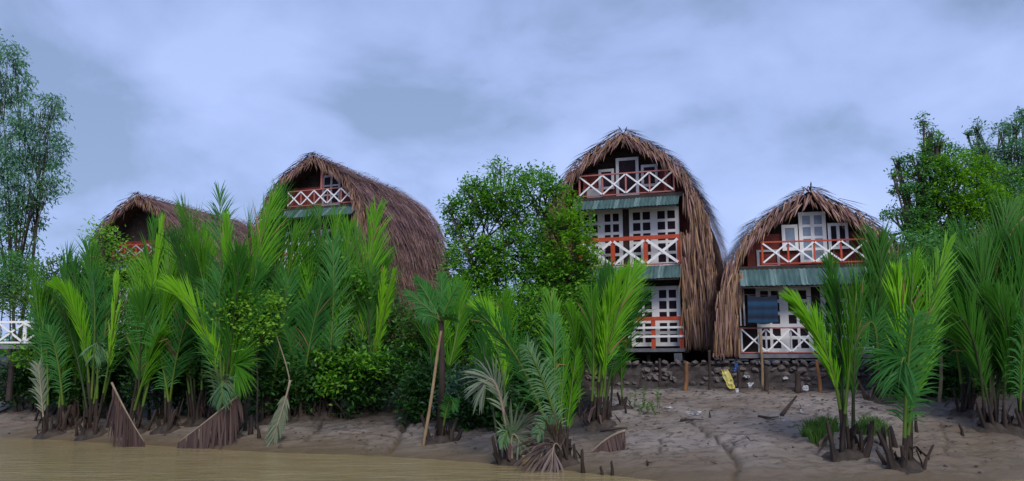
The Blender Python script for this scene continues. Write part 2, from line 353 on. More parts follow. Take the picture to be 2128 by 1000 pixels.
# ------------------------------------------------------------------ rubble retaining wall
def make_wall():
    root = thing('stone_wall', (3, 23.4, 1.4), 'low rubble stone retaining wall in front of the huts', 'wall')
    core = MB(); xs = [x*.13 for x in range(-140, 116)]
    vs = []; NV = 9
    for x in xs:
        y = lerp_tab(WALL, x); z = base_h(x, y - .05)
        for k in range(NV):
            t = min(1, k/7); w = noise.fractal(Vector((x*2.2, t*3, 1)), .8, 2.0, 4)
            yy = (.02 + .12*t - .10*(1-t)**3) if k < 8 else 1.0
            vs.append((x-3, y + yy - .09*w - 23.4, z - .12 + .72*t + (.03*w if k > 5 else 0) - 1.4))
    fs = [(NV*i+j, NV*(i+1)+j, NV*(i+1)+j+1, NV*i+j+1) for i in range(len(xs)-1) for j in range(NV-1)]
    core.add(vs, fs); core.build('mud_fill', M['wallcore'], root)
    protos = []
    import bmesh
    for k in range(10):
        bm = bmesh.new(); bmesh.ops.create_icosphere(bm, subdivisions=1 if k < 6 else 2, radius=1)
        for v in bm.verts:
            v.co = v.co * (1 + noise.noise(v.co*1.7 + Vector((k*7,0,0)))*.75)
            v.co.x = max(-.8, min(.8, v.co.x)); v.co.z = max(-.7, min(.75, v.co.z))
        me = bpy.data.meshes.new('stone'); bm.to_mesh(me); bm.free(); me.materials.append(M['stone']); protos.append(me)
    n = 0
    def stone(x, y, z, s):
        o = obj('stone', rnd.choice(protos), root); o.location = (x-3, y-23.4, z-1.4)
        o.scale = (s*rnd.uniform(.8,1.3), s*rnd.uniform(.7,1), s*rnd.uniform(.5,.75)); o.rotation_euler = (rnd.uniform(-.4,.4), rnd.uniform(-.5,.5), rnd.uniform(0,.9))
    x = 2.4
    for row in range(5):
        x = 2.2 + row*.06
        while x < 9.6 and n < 285:
            s = rnd.uniform(.085, .15) if row < 4 else rnd.uniform(.08,.125)
            y = lerp_tab(WALL, x) + .02*row; z = base_h(x, y-.06) + .06 + row*.128 + rnd.uniform(-.02,.02)
            
            if row == 4 or noise.noise(Vector((x*1.1, row*.6, 2))) > (.12 if row < 2 else -.05): stone(x, y + (.05 if row < 4 else 0), z, s); n += 1
            x += s*rnd.uniform(1.45,2.1)
make_wall()

# ------------------------------------------------------------------ thatched huts
PROF = [(0,0),(.53,-.31),(1.15,-.70),(1.65,-1.12),(2.0,-1.65),(2.28,-2.2),(2.48,-2.8),(2.6,-3.6),(2.66,-4.6),(2.66,-9)]
def prof_at(d, sc):   # half width at depth d below the apex
    for (x0, z0), (x1, z1) in zip(PROF, PROF[1:]):
        if -d*1.0 >= z1*sc: 
            t = (-d - z0*sc) / ((z1 - z0)*sc); return (x0 + (x1-x0)*t)*sc
    return PROF[-1][0]*sc
def prof_points(sc, H, step):
    pts = []; x, z = 0.0, 0.0
    P = [(a*sc, b*sc) for a, b in PROF]
    i = 0; acc = 0; out = [(0,0)]
    for (x0,z0),(x1,z1) in zip(P, P[1:]):
        if z0 <= -H: break
        if z1 < -H: t = (-H - z0)/(z1 - z0); x1 = x0+(x1-x0)*t; z1 = -H
        n = max(1, round(math.hypot(x1-x0, z1-z0)/step))
        for k in range(1, n+1): out.append((x0+(x1-x0)*k/n, z0+(z1-z0)*k/n))
    return out

def strip(mb, p, d, n, Lh, w, mi=0, bend=0.0):
    d = d.normalized(); s = d.cross(n)
    if s.length < 1e-3: s = Vector((1,0,0))
    s.normalize(); q = p + d*Lh*.55; r = p + d*Lh + Vector((0,0,-bend))
    mb.add([p - s*w*.4, p + s*w*.4, q + s*w*.5, q - s*w*.5, r], [(0,1,2,3),(3,2,4)], mi)

def hut(name, apex, rz, Lback, H, sc, label, storeys, group, awns, seed, collen=None, half_in=1.72, dens=1.0, stilts=True):
    R = random.Random(seed)
    oh = 1.1
    ax = Vector((-math.sin(rz), math.cos(rz), 0))
    org = Vector((apex[0], apex[1], 0)) + ax*oh
    fz = apex[2] - H
    root = thing(name, (org.x, org.y, fz), label, 'hut', group, rz)
    A = H   # apex z in local frame
    yb = Lback
    def hip(y):   # rounded rear end
        t = max(0, (y - (yb-1.6)) / 1.6); return 1 - .30*t*t, -.55*t*t*sc - .0
    # roof shell
    pp = prof_points(sc, H, .35); prof = [(-x, z) for x, z in pp[::-1]] + pp[1:]
    ys = [-oh + .05] + list(np.linspace(-.6, yb-1.6, 7)) + list(np.linspace(yb-1.2, yb, 4))
    sh = MB(); vs = []
    for y in ys:
        k, dz = hip(y)
        for x, z in prof: vs.append((x*k*.96, y, A + z + (dz if z > -H+.5 else 0) - .06))
    m = len(prof); fs = [(j*m+i, (j+1)*m+i, (j+1)*m+i+1, j*m+i+1) for j in range(len(ys)-1) for i in range(m-1)]
    fs.append(tuple((len(ys)-1)*m + i for i in range(m)))
    sh.add(vs, fs); roof = sh.build('roof', M['thatch_in'], root)
    # thatch: courses of hanging leaf strips following the curve
    th = MB()
    pc = prof_points(sc, H, .2)
    for side in (-1, 1):
        for i in range(len(pc)):
            x, z = pc[i]; x2, z2 = pc[min(i+1, len(pc)-1)]; x1, z1 = pc[max(i-1, 0)]
            tx, tz = x2-x1, z2-z1; l = math.hypot(tx, tz); tx, tz = tx/l, tz/l
            nrm = Vector((-tz*side, 0, tx)); tan = Vector((tx*side, 0, tz))
            if nrm.z < 0: nrm = -nrm
            if nrm.x*side < 0 and abs(nrm.x) > .05: nrm.x *= -1
            seen = side > 0 or rz > -.05
            y = -oh - .06
            while y < yb:
                k, dz = hip(y)
                p = Vector((x*k*side, y, A + z + dz)) + nrm*(R.uniform(-.01, .09) + .09*noise.noise(Vector((y*.9, i*.25, seed+side))) + (.05 if i % 4 == 0 else 0))
                d = tan + Vector((R.gauss(0,.14), R.gauss(-.05,.22) + .25*noise.noise(Vector((y*1.5,i*.4,seed))), -.15)) + nrm*(R.uniform(.02,.26) + (.16 if i % 4 == 0 else 0))
                Ls = R.uniform(.45, .85)
                if p.z - Ls*.9 < -.1: Ls = max(.15, p.z + .1)
                strip(th, p, d, nrm, Ls, R.uniform(.022,.052), 1 if R.random() < min(.8, max(.08, (-z-2.0)/4.5)) else 0, R.uniform(0,.08))
                y += R.uniform(.032,.07)/dens * (1 if (side > 0 or y < 1.5) else 2.2)
            # shaggy front edge: several layers through the thickness of the thatch
            for _ in range(int(14 if z > -3.2 else 10)):
                u = R.random(); inset = R.uniform(-.06,.26)
                q = Vector(((x+(x2-x)*u)*side, -oh + R.uniform(-.15,.12), A + z + (z2-z)*u)) - nrm*inset
                g = max(0, min(1, -z/3))
                d = tan*R.uniform(.5,1.0) + Vector((R.gauss(0,.12)-.12*side*(1-g), R.uniform(-.35,.12), -R.uniform(.3,1.0)))
                Ls = R.uniform(.22,.50)
                if q.z - Ls < -.05: Ls = max(.12, q.z)
                strip(th, q, d, Vector((0,-1,.2)), Ls, R.uniform(.016,.040), 1 if R.random() < .3+.3*g else 0, R.uniform(0,.06))
    # ridge tufts
    for _ in range(70):
        y = -oh + R.random()**2*(yb+oh)*.98; k, dz = hip(y)
        strip(th, Vector((R.uniform(-.12,.12), y, A+dz-.02)), Vector((R.gauss(0,.8), R.gauss(-.3,.4), R.uniform(-.1,.30))), Vector((0,0,1)), R.uniform(.15,.42), .04, 0, .03)
    # thick hanging column of thatch at the front corners
    for side, ztop in ((1, H-2.2), (-1, H-2.2)):
        for _ in range(1100):
            z = R.uniform(.35, ztop); hw = prof_at(H - z, sc)
            inn = half_in + .06 if z < ztop-1.2 else max(half_in*.9, hw-.45)
            if inn > hw: continue
            p = Vector((side*R.uniform(inn, hw), -oh + R.uniform(-.12,.55), z))
            strip(th, p, Vector((R.gauss(.03*side,.06), R.gauss(-.03,.06), -1)), Vector((side*.3,-1,0)), min(R.uniform(.5,1.0), z+.12), R.uniform(.02,.045), 1 if R.random() < .7 else 0)
    tho = th.build('thatch', [M['thatch'], M['thatch_tan']], roof); tho['kind'] = 'stuff'
    # gable wall in boards, clipped to the arch
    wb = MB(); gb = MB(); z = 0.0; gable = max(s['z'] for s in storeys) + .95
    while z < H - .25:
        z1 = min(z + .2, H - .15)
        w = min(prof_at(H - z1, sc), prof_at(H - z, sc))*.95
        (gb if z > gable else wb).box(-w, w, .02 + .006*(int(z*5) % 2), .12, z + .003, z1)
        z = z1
    wb.build('wall', M['red'], root); gb.build('gable_shade_boards', M['dark_wood'], root)  # upper boards coloured dark to paint the shade under the roof peak
    ub = MB(); w = prof_at(H-.3, sc)*.9; ub.box(-w, w, 1.2, 1.3, -.9, -.17); ub.build('underfloor_blocker', M['dark_wood'], root)  # dark panel added to block sky light showing beneath the floor
    # floors
    for zf in [0.0] + [s['z'] for s in storeys if s['z'] > .1]:
        fb = MB(); w = min(prof_at(H - zf, sc), prof_at(max(.3, H - zf - .05), sc))*.93
        w = min(w, half_in + .2)
        fb.box(-w, w, -.92, .0, zf - .16, zf - .02); fb.build('floor_beam', M['dark_wood'], root)
    for s in storeys: s['fn'](root, R)
    for ch in root.children:
        if ch.name.split('.')[0] in ('door','window','door_gap'): ch.location.y -= .38; 
    fw = MB(); top = max(s['z'] for s in storeys); fw.box(-half_in, half_in, -.36, -.30, .0, top - .18); fw.build('facade', M['dark_wood'], root)
    fu = MB(); w = half_in*.86; fu.box(-w, w, -.36, -.30, top, top + .95); fu.build('upper_facade', M['red'], root)
    for a in awns: awning(root, R, *a)
    if stilts:
        for x in (-1.7, -.6, .6, 1.7):
            sb = MB(); sb.tube([(x, -.6, -.14), (x + .02, -.6, -.75)], [.07,.08], 7); sb.build('stilt', M['dark_wood'], root)
        bb = MB(); bb.box(-half_in-.1, half_in+.1, -1.0, -.925, -.13, -.02); bb.build('front_beam', M['beam_grey'], root)
    return root

def awning(root, R, x0, x1, ztop, zbot, y0, y1):
    n = max(3, round((x1-x0)/.74)); w = (x1-x0)/n
    for k in range(n):
        mb = MB(); a = x0 + k*w; K = 22; vs = []; mi = []
        dz = R.uniform(-.012,.012)
        for i in range(K+1):
            x = a + (w+.05)*i/K; h = .012*math.sin(i/K*2*math.pi*6.5) + .004*(k % 2)
            vs += [(x, y0, ztop + h + dz*.4), (x, (y0+y1)/2, (ztop+zbot)/2 + h + dz), (x, y1 + R.uniform(-.006,.006), zbot + h + dz)]
        for i in range(K):
            pale = 1 if i < 5 else 0
            mb.add([vs[3*i], vs[3*i+1], vs[3*i+2], vs[3*i+3], vs[3*i+4], vs[3*i+5]], [(0,1,4,3),(1,2,5,4)], pale)
        mb.build('roofing_sheet', [M['tin'], M['tin_pale']], root)
    fb = MB(); fb.box(x0, x1, y1+.03, y1+.07, zbot-.05, zbot-.015); fb.build('awning_batten', M['dark_wood'], root)

def door(root, x0, x1, z0, z1, y, ncol, nrow, fm='white', pm='pane', name='door', st=.125, gap_mid=True, foot=.0, blue_top=0):
    """white panelled door or window: one frame mesh with panes as its pieces"""
    mb = MB(); W = x1-x0; Hh = z1-z0
    cols = []; 
    wide = st*1.9 if (gap_mid and ncol >= 4) else st
    inner = W - 2*st - (ncol-2)*st*.62 - (wide if ncol > 1 else 0)
    if ncol == 1: inner = W - 2*st
    cw = inner/ncol; x = x0 + st
    edges = [x0]
    for c in range(ncol):
        cols.append((x, x+cw)); x += cw
        x += wide if (c == ncol//2 - 1) else st*.62
    rows = []; rh = (Hh - 2*st - foot - (nrow-1)*st*.75)/nrow; z = z0 + st + foot
    for r in range(nrow): rows.append((z, z+rh)); z += rh + st*.75
    # stiles
    xs = [x0] + [v for c in cols for v in c] + [x1]
    for i in range(0, len(xs), 2): mb.box(xs[i], xs[i+1], y-.045, y, z0, z1)
    zs = [z0] + [v for r in rows for v in r] + [z1]
    for i in range(0, len(zs), 2):
        for c in cols: mb.box(c[0], c[1], y-.040, y-.004, zs[i], zs[i+1])
    d = mb.build(name, M[fm], root)
    pan = {}
    for ri, r in enumerate(rows):
        for c in cols:
            me = pan.get('p')
            if me is None:
                q = MB(); q.box(-.5,.5,-.004,.004,-.5,.5); me = q.mesh('pane', M[pm]); pan['p'] = me
            if blue_top and ri < blue_top:
                me = pan.get('b')
                if me is None: q = MB(); q.box(-.5,.5,-.004,.004,-.5,.5); me = q.mesh('pane', M['pane_blue']); pan['b'] = me
            o = obj('pane', me, d); o.location = ((c[0]+c[1])/2, y-.018, (r[0]+r[1])/2); o.scale = (c[1]-c[0]+.004, 1, r[1]-r[0]+.004)
    return d

def railing(root, x0, x1, z0, z1, y, bays, pm='red_post', bm='white', qm=None, top=.05, pw=.06, bw=.045, bottom=True, xs=None, phase=0, skip_end=False):
    mb = MB(); mb.box(x0-.03, x1+.03, y-.035, y+.035, z1-top, z1)
    if bottom: mb.box(x0-.03, x1+.03, y-.02, y+.02, z0, z0+.035)
    r = mb.build('railing', M[pm], root)
    w = (x1-x0)/bays
    for i in range(bays+1):
        p = MB(); X = x0 + i*w
        p.box(X-pw/2, X+pw/2, y-.024, y+.024, z0+.036, z1-top-.001); p.build('post', M[qm or pm], r)
    for i in range(bays):
        a, b = x0+i*w+pw*.3, x0+(i+1)*w-pw*.3; zz0, zz1 = z0+.05, z1-top-.02
        for k, (p, q) in enumerate((((a, zz0), (b, zz1)), ((a, zz1), (b, zz0)))):
            m2 = MB(); yy = y - .035 - .022*k
            m2.bar((p[0], yy, p[1]), (q[0], yy, q[1]), bw, .02); m2.build('brace', M[bm], r)
    return r

# ---- tall three storey hut (centre right)
def B_low(root, R):
    door(root, -1.55, -.12, .06, 2.0, -.06, 4, 5); door(root, .06, 1.66, .06, 2.0, -.06, 4, 5)
    mb = MB(); mb.box(-1.75, 1.78, -.95, -.87, .86, .98); r = mb.build('railing', M['red_post'], root)
    for x in (-1.1, -.1, .83, 1.72):
        p = MB(); p.box(x-.065, x+.065, -.94, -.88, -.1, .858); p.build('post', M['red_post'], r)
    for z in (.32, .60):
        p = MB(); p.box(-1.75, 1.80, -.985, -.955, z, z+.07); p.build('white_rail', M['white'], r)
    c = MB(); c.box(1.48, 1.72, -1.05, -.75, -.42, -.18); c.build('concrete_block', M['beam_grey'], root)
def B_mid(root, R):
    door(root, -1.62, -.16, 2.66, 4.62, -.06, 4, 5, 'white'); door(root, .06, 1.70, 2.66, 4.62, -.06, 4, 5, 'white')
    g = MB(); g.box(-.155, .055, -.05, .0, 2.66, 4.62); g.build('door_gap', M['dark_wood'], root)
    r = railing(root, -1.5, 1.73, 2.66, 3.62, -.9, 3, 'red_post', 'white', top=.13, pw=.14, bw=.085)
def B_top(root, R):
    door(root, -.35, .42, 5.05, 6.4, -.06, 1, 1, 'white_dull', 'pane', st=.10)
    door(root, -.95, -.42, 5.35, 6.05, -.06, 1, 1, 'white_dull', 'pane', 'window', st=.09)
    door(root, .50, 1.05, 5.35, 6.1, -.06, 1, 1, 'white_dull', 'pane', 'window', st=.09)
    railing(root, -1.52, 1.62, 5.04, 5.78, -.88, 4, 'pink_rail', 'white', top=.04, pw=.05, bw=.05)
    o = MB(); o.box(-1.5, -.85, -.5, -.15, 5.04, 5.4); o.build('side_cabinet', M['white_dull'], root)
    for s in (-1, 1): p = MB(); p.box(s*1.35-.05, s*1.35+.05, -.84, -.76, 5.0, 5.75); p.build('post', M['red'], root)
HUTS = 'thatched huts lined up behind the mud bank'
APB = (3.66, 26.3, 9.66)
hut('tall_hut', APB, math.radians(-18), 8.0, 7.16, 1.06,
    'tall three storey thatched hut with red balconies beside the leafy round tree',
    [dict(z=0, fn=B_low), dict(z=2.64, fn=B_mid), dict(z=5.02, fn=B_top)], HUTS,
    [(-1.72, 1.74, 4.90, 4.50, -.9, -1.4), (-1.72, 1.74, 2.62, 2.16, -.92, -1.4)], 11)

# ---- two storey hut (right)
def C_low(root, R):
    door(root, -1.48, -.02, .02, 1.85, -.06, 4, 5, st=.12, blue_top=0); door(root, .22, 1.72, .02, 1.85, -.06, 4, 5, st=.12)
    for x0, x1 in ((-1.9,-1.49), (-.015, .215)):
        g = MB(); g.box(x0, x1, -.05, 0, .02, 1.85); g.build('door_gap', M['dark_wood'], root)
    railing(root, -1.93, 1.93, (.0), .70, -.9, 6, 'pink_rail', 'white', 'white_dull', top=.035, pw=.045, bw=.04)
    for k, x in enumerate((-1.93, -1.83)):
        p = MB(); p.box(x-.02, x+.02, -.86, -.82, .75, 1.75); p.build('white_pipe', M['white'], root)
def C_top(root, R):
    door(root, -.24, .48, 2.48, 3.92, -.06, 2, 4, 'white', 'pane_blue', st=.10)
    door(root, -.70, -.27, 2.85, 3.58, -.06, 1, 1, 'white', 'pane_blue', 'window', st=.09)
    door(root, .52, 1.05, 2.85, 3.58, -.06, 2, 1, 'white', 'pane', 'window', st=.08)
    railing(root, -1.28, 1.45, 2.42, 3.06, -.9, 4, 'red_post', 'white', top=.04, pw=.05, bw=.045)
    o = MB(); o.box(-1.40,-.78,-.42,-.1,2.42,2.46); o.box(-1.40,-1.33,-.42,-.1,2.46,2.84); o.box(-.85,-.78,-.42,-.1,2.46,2.84); o.box(-1.40,-.78,-.42,-.1,2.84,2.90)
    o.build('side_cabinet', M['white_dull'], root)
APC = (8.12, 21.9, 6.7)
hut_c = hut('small_hut', APC, math.radians(-13), 6.0, 4.45, 1.0,
    'two storey thatched hut with a towel hung by its lower doors',
    [dict(z=0, fn=C_low), dict(z=2.40, fn=C_top)], HUTS,
    [(-1.92, 1.95, 2.30, 1.78, -.9, -1.42)], 12, half_in=1.92)

# ---- two huts further along, mostly behind the palms
def A_low(root, R):
    door(root, -1.6, -.1, .05, 2.2, -.06, 4, 5); door(root, .1, 1.6, .05, 2.2, -.06, 4, 5)
    railing(root, -1.7, 1.7, .0, .9, -.9, 4, 'red_post', 'white', pw=.08, bw=.06)
def A_mid(root, R):
    door(root, -1.6, -.1, 2.85, 4.7, -.06, 4, 4); door(root, .1, 1.6, 2.85, 4.7, -.06, 4, 4)
    railing(root, -1.7, 1.7, 2.8, 3.7, -.9, 4, 'red_post', 'white', pw=.08, bw=.06)
def A_top(root, R):
    door(root, .12, .98, 5.7, 7.0, -.06, 2, 3, 'white_dull', 'pane', st=.09)
    railing(root, -1.25, 1.95, 5.66, 6.33, -.9, 5, 'pink_rail', 'white', top=.04, pw=.05, bw=.05)
    p = MB(); p.box(.27,.36,-.86,-.78,6.3,7.35); p.build('post', M['pink_rail'], root)
hut('tall_hut', (-8.28, 33, 10.67), math.radians(-20), 7.6, 7.8, 1.05,
    'three storey thatched hut with long rough side roof, second from the river bend',
    [dict(z=0, fn=A_low), dict(z=2.8, fn=A_mid), dict(z=5.62, fn=A_top)], HUTS,
    [(-2.0, 2.1, 5.52, 5.08, -.9, -1.45)], 13, half_in=1.85, stilts=False)
def D_top(root, R):
    railing(root, -1.4, 1.4, 3.9, 4.5, -.9, 4, 'red_post', 'white_dull', pw=.06, bw=.05)
def D_low(root, R):
    door(root, -1.6, -.1, .3, 2.5, -.06, 4, 4); door(root, .1, 1.6, .3, 2.5, -.06, 4, 4)
hut('small_hut', (-17.79, 38, 10.08), math.radians(-20), 7.8, 6.9, 1.12,
    'farthest low thatched hut, its dark gable half hidden by palms and a bush',
    [dict(z=0, fn=D_low), dict(z=3.8, fn=D_top)], HUTS,
    [(-1.9, 1.9, 3.6, 3.2, -.9, -1.4)], 14, half_in=1.9, stilts=False, dens=.8)

# towel, white cloth, bucket at the two storey hut
def cloth(name, pts4, label, cat, m, nx=14, nz=10, amp=.03, y=0):
    (x0, z1), (x1, z0) = pts4; mb = MB(); vs = []
    for j in range(nz+1):
        for i in range(nx+1):
            u, v = i/nx, j/nz
            vs.append((x0+(x1-x0)*u, y + amp*math.sin(u*17+v*1.3)*(.3+v) + .02*math.sin(u*5), z1+(z0-z1)*v - .05*math.sin(u*math.pi)*(1-.5*v) + .02*math.sin(u*9)*v))
    fs = [(j*(nx+1)+i, j*(nx+1)+i+1, (j+1)*(nx+1)+i+1, (j+1)*(nx+1)+i) for j in range(nz) for i in range(nx)]
    n0 = len(vs); vs2 = [(a, b+.012, c) for a, b, c in vs]
    mb.add(vs, fs); mb.add(vs2, [f[::-1] for f in fs])
    o = mb.build(name, m, None, True); return tag(o, label, cat)
pa, pb = at(1553, 613, 22.05), at(1617, 671, 22.05)
cloth('towel', ((pa.x, pa.z), (pb.x, pb.z)), 'dark blue striped towel hung to dry before white doors', 'towel', M['towel'], y=22.05)
pa, pb = at(1719, 463, 22.5), at(1731, 497, 22.5)
cloth('cloth', ((pa.x, pa.z), (pb.x, pb.z)), 'small pale cloth hanging under the thatch by an upper window', 'cloth', M['white'], nx=6, nz=6, amp=.012, y=22.5)
ln = MB(); a, b = at(1535, 612, 22.06), at(1800, 616, 22.06); ln.tube([a, (a+b)/2 - Vector((0,0,.03)), b], [.008]*3, 5)
tag(ln.build('washing_line', M['stake_dark']), 'thin washing line strung under the green tin awning holding the towel', 'line')
bk = MB(); p = at(1787, 738, 22.35); bk.tube([p, p + Vector((0,0,.27))], [.12,.15], 12); bk.tube([p + Vector((0,0,.255)), p + Vector((0,0,.275))], [.158,.158], 12)
tag(bk.build('bucket', M['red_plastic'], None, True), 'small red bucket behind the lower white railing', 'bucket')

# ------------------------------------------------------------------ foliage
def leaf_mesh(name, specs, mats):
    """specs: (center, dir, normal, length, width, mat) -> folded kite leaves, vectorised"""
    n = len(specs)
    c = np.array([s[0] for s in specs]); d = np.array([s[1] for s in specs]); nn = np.array([s[2] for s in specs])
    Ls = np.array([s[3] for s in specs])[:,None]; Ws = np.array([s[4] for s in specs])[:,None]
    d /= np.linalg.norm(d, axis=1)[:,None] + 1e-9
    sd_ = np.cross(d, nn); sd_ /= np.linalg.norm(sd_, axis=1)[:,None] + 1e-9
    up = np.cross(sd_, d)
    v0 = c; v1 = c + d*Ls*.45 + sd_*Ws*.5 + up*Ws*.15; v2 = c + d*Ls - up*Ls*.08; v3 = c + d*Ls*.45 - sd_*Ws*.5 + up*Ws*.15
    V = np.stack([v0, v1, v2, v3], 1).reshape(-1, 3)
    idx = (np.arange(n)*4)[:,None]
    T = np.concatenate([idx + np.array([[0,1,2]]), idx + np.array([[0,2,3]])], 1).reshape(-1)
    me = bpy.data.meshes.new(name); me.vertices.add(len(V)); me.vertices.foreach_set('co', V.astype(np.float32).ravel())
    me.loops.add(n*6); me.loops.foreach_set('vertex_index', T.astype(np.int32))
    me.polygons.add(n*2); me.polygons.foreach_set('loop_start', np.arange(n*2, dtype=np.int32)*3); me.polygons.foreach_set('loop_total', np.full(n*2, 3, dtype=np.int32))
    for m in mats: me.materials.append(m)
    me.polygons.foreach_set('material_index', np.repeat(np.array([s[5] for s in specs], dtype=np.int32), 2))
    me.update(calc_edges=True); me.validate(); return me

def plant(name, label, cat, blobs, Y, base, mats, leaf=(.10,.18), aspect=.45, clumps=60, per=14, droop=0.0, spread=.28, group=None, stems=3, stem_r=.03, depth=None, trunk_part='trunk', seed=1, shell=.55, limbs=True, split=None, baseY=None):
    """blobs: (px, py, rx, ry[, matbias[, Yoff]]) measured on the photograph; every blob becomes an ellipsoid of leaf clumps on twigs"""
    R = random.Random(seed); nr = np.random.RandomState(seed)
    bp = ray_ground(*base) if baseY is None else Vector((at(base[0], base[1], baseY).x, baseY, 0))
    if baseY is not None: bp.z = gz(bp.x, bp.y)
    root = thing(name, bp, label, cat, group)
    tot = sum(b[2]*b[3] for b in blobs); specs = []; centres = []; tw = MB()
    for b in blobs:
        yo = b[5] if len(b) > 5 else R.uniform(-.5,.5)
        c = at(b[0], b[1], Y + yo); s = Y/F; rx, rz = b[2]*s, b[3]*s; ry = depth or (rx+rz)/2
        centres.append((c, rx, rz)); k = max(3, int(clumps*b[2]*b[3]/tot)); mb_ = b[4] if len(b) > 4 else 0
        for _ in range(k):
            u = Vector((R.gauss(0,1), R.gauss(0,1), R.gauss(0,1))).normalized(); r = R.random()**(1/3) if R.random() > shell else R.uniform(.78,1.08)
            g = c + Vector((u.x*rx*r, u.y*ry*r, u.z*rz*r))
            out = Vector((u.x, u.y, u.z*.6 + .45)).normalized()
            sp = spread*R.uniform(.6,1.3)
            mi = mb_ if R.random() < .75 else R.randrange(len(mats))
            if limbs and R.random() < .5: tw.tube([g - out*sp*1.3, g + out*sp*.6], [.009,.004], 3, cap=False)
            for _ in range(int(per*R.uniform(.6,1.3))):
                o = Vector((R.gauss(0,.55), R.gauss(0,.55), R.gauss(0,.5)))*sp
                dd = (out*.5 + Vector((R.gauss(0,.7), R.gauss(0,.7), R.gauss(0,.45) - droop)))
                nn = Vector((R.gauss(0,.5), R.gauss(-.25,.5), 1.0))
                L_ = R.uniform(*leaf)
                specs.append((g + o - bp, dd, nn, L_, L_*aspect*R.uniform(.8,1.2), mi))
    obj('crown', leaf_mesh('crown', specs, [M[x] for x in mats]), root)
    # trunk and limbs reaching the clumps
    tb = MB(); order = sorted(centres, key=lambda q: q[0].z)
    for i in range(stems):
        a = bp + Vector((R.uniform(-.12,.12)*stems**.6, R.uniform(-.1,.1), -.15)); q = order[(i*len(order))//stems][0] if stems > 1 else order[len(order)//2][0]
        mid = (a + q)/2 + Vector((R.uniform(-.15,.15), R.uniform(-.1,.1), .1))
        tb.tube([a, a*.6 + mid*.4 + Vector((0,0,.1)), mid, q], [stem_r*1.5, stem_r*1.15, stem_r, stem_r*.4], 7)
        for c, rx, rz in centres:
            if R.random() < 1.6/stems or stems == 1:
                m2 = mid + (q-mid)*R.uniform(0,.7); k1 = m2*.5 + c*.5 + Vector((0,0,.2*rz))
                tb.tube([m2, k1, c], [stem_r*.6, stem_r*.4, stem_r*.15], 5)
                for _ in range(4):
                    e_ = c + Vector((R.uniform(-1,1)*rx, R.uniform(-.7,.7)*rx, R.uniform(-.3,.9)*rz))
                    tb.tube([c*.5 + k1*.5, c*.45 + e_*.55, e_], [stem_r*.22, stem_r*.16, stem_r*.06], 4, cap=False)
    off = len(tb.v)
    tb.v += tw.v; tb.f += [tuple(i+off for i in f) for f in tw.f]; tb.m += tw.m
    tb.v = [(x-bp.x, y-bp.y, z-bp.z) for x, y, z in tb.v]
    tb.build(trunk_part, M['bark'], root, True)
    return root

# ---- trees
TR = 'trees around the huts'
plant('tree', 'tall airy tree with drooping haze tinted blue green leaves at the river bend', 'tree',
      [(0,150,62,72),(25,120,25,35),(-60,200,80,80),(45,185,22,25),(85,235,48,45),(110,215,22,28),(60,300,75,60),(0,300,70,70),(95,310,38,45),(105,375,32,32),(40,385,75,55),(-30,420,80,80),(60,440,45,45,1),(20,500,65,50,1),(30,575,60,50,1)],
      34, (35,700), ['leaf_blue','leaf_right'], leaf=(.14,.28), aspect=.28, clumps=1250, per=14, droop=.8, spread=.30, group=TR, stems=2, stem_r=.06, baseY=34, seed=3, shell=.3)
plant('tree', 'round leafy tree standing between the two three storey huts', 'tree',
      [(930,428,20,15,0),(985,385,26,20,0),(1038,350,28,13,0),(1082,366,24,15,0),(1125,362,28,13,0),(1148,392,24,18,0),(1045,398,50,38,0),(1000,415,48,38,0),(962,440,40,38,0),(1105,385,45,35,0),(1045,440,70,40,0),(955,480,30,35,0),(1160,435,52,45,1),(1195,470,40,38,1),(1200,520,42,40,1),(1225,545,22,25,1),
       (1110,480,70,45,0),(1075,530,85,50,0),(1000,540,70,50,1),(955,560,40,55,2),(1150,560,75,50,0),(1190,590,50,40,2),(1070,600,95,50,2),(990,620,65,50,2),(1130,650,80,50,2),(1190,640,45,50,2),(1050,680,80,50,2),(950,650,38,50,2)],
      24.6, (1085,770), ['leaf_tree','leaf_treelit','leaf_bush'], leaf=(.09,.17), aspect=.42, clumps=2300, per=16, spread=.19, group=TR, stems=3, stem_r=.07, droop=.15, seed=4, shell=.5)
plant('tree', 'broad layered green tree on the bank past the two storey hut', 'tree',
      [(1862,332,16,5),(1855,362,14,5),(1850,490,22,6),(1872,520,20,8),(1920,252,10,16),(1932,278,17,14),(1950,290,15,9),(1925,305,22,10),(1960,322,48,24),(1910,335,38,14),(1990,345,70,30,1),(1890,362,42,12),(1935,365,55,20),(1880,395,38,11),(1930,405,60,22),(1868,443,40,10),(1850,450,20,6),(1905,450,40,18),(2000,400,80,40,1),(1975,440,70,35,1),(2060,370,60,35),(2040,430,80,40,1),(1930,490,60,30),(2000,500,90,40),(2090,440,60,50)],
      28, (2010,760), ['leaf_right','leaf_treelit'], leaf=(.08,.16), aspect=.45, clumps=2100, per=16, spread=.17, group=TR, stems=2, stem_r=.13, baseY=28, seed=5, shell=.4, droop=.1)
plant('tree', 'sparse bluish tree rising behind the broad layered tree', 'tree',
      [(2028,265,9,22),(2035,300,18,14),(2050,320,32,20),(2010,278,9,8),(2080,275,22,12),(2110,262,24,20),(2128,240,16,14),(2100,310,30,20),(2128,330,30,40),(2070,350,40,24),(2130,390,40,40)],
      36, (2100,740), ['leaf_blue','leaf_right'], leaf=(.11,.2), aspect=.4, clumps=520, per=14, spread=.2, group=TR, stems=2, stem_r=.12, baseY=36, seed=6, shell=.4)

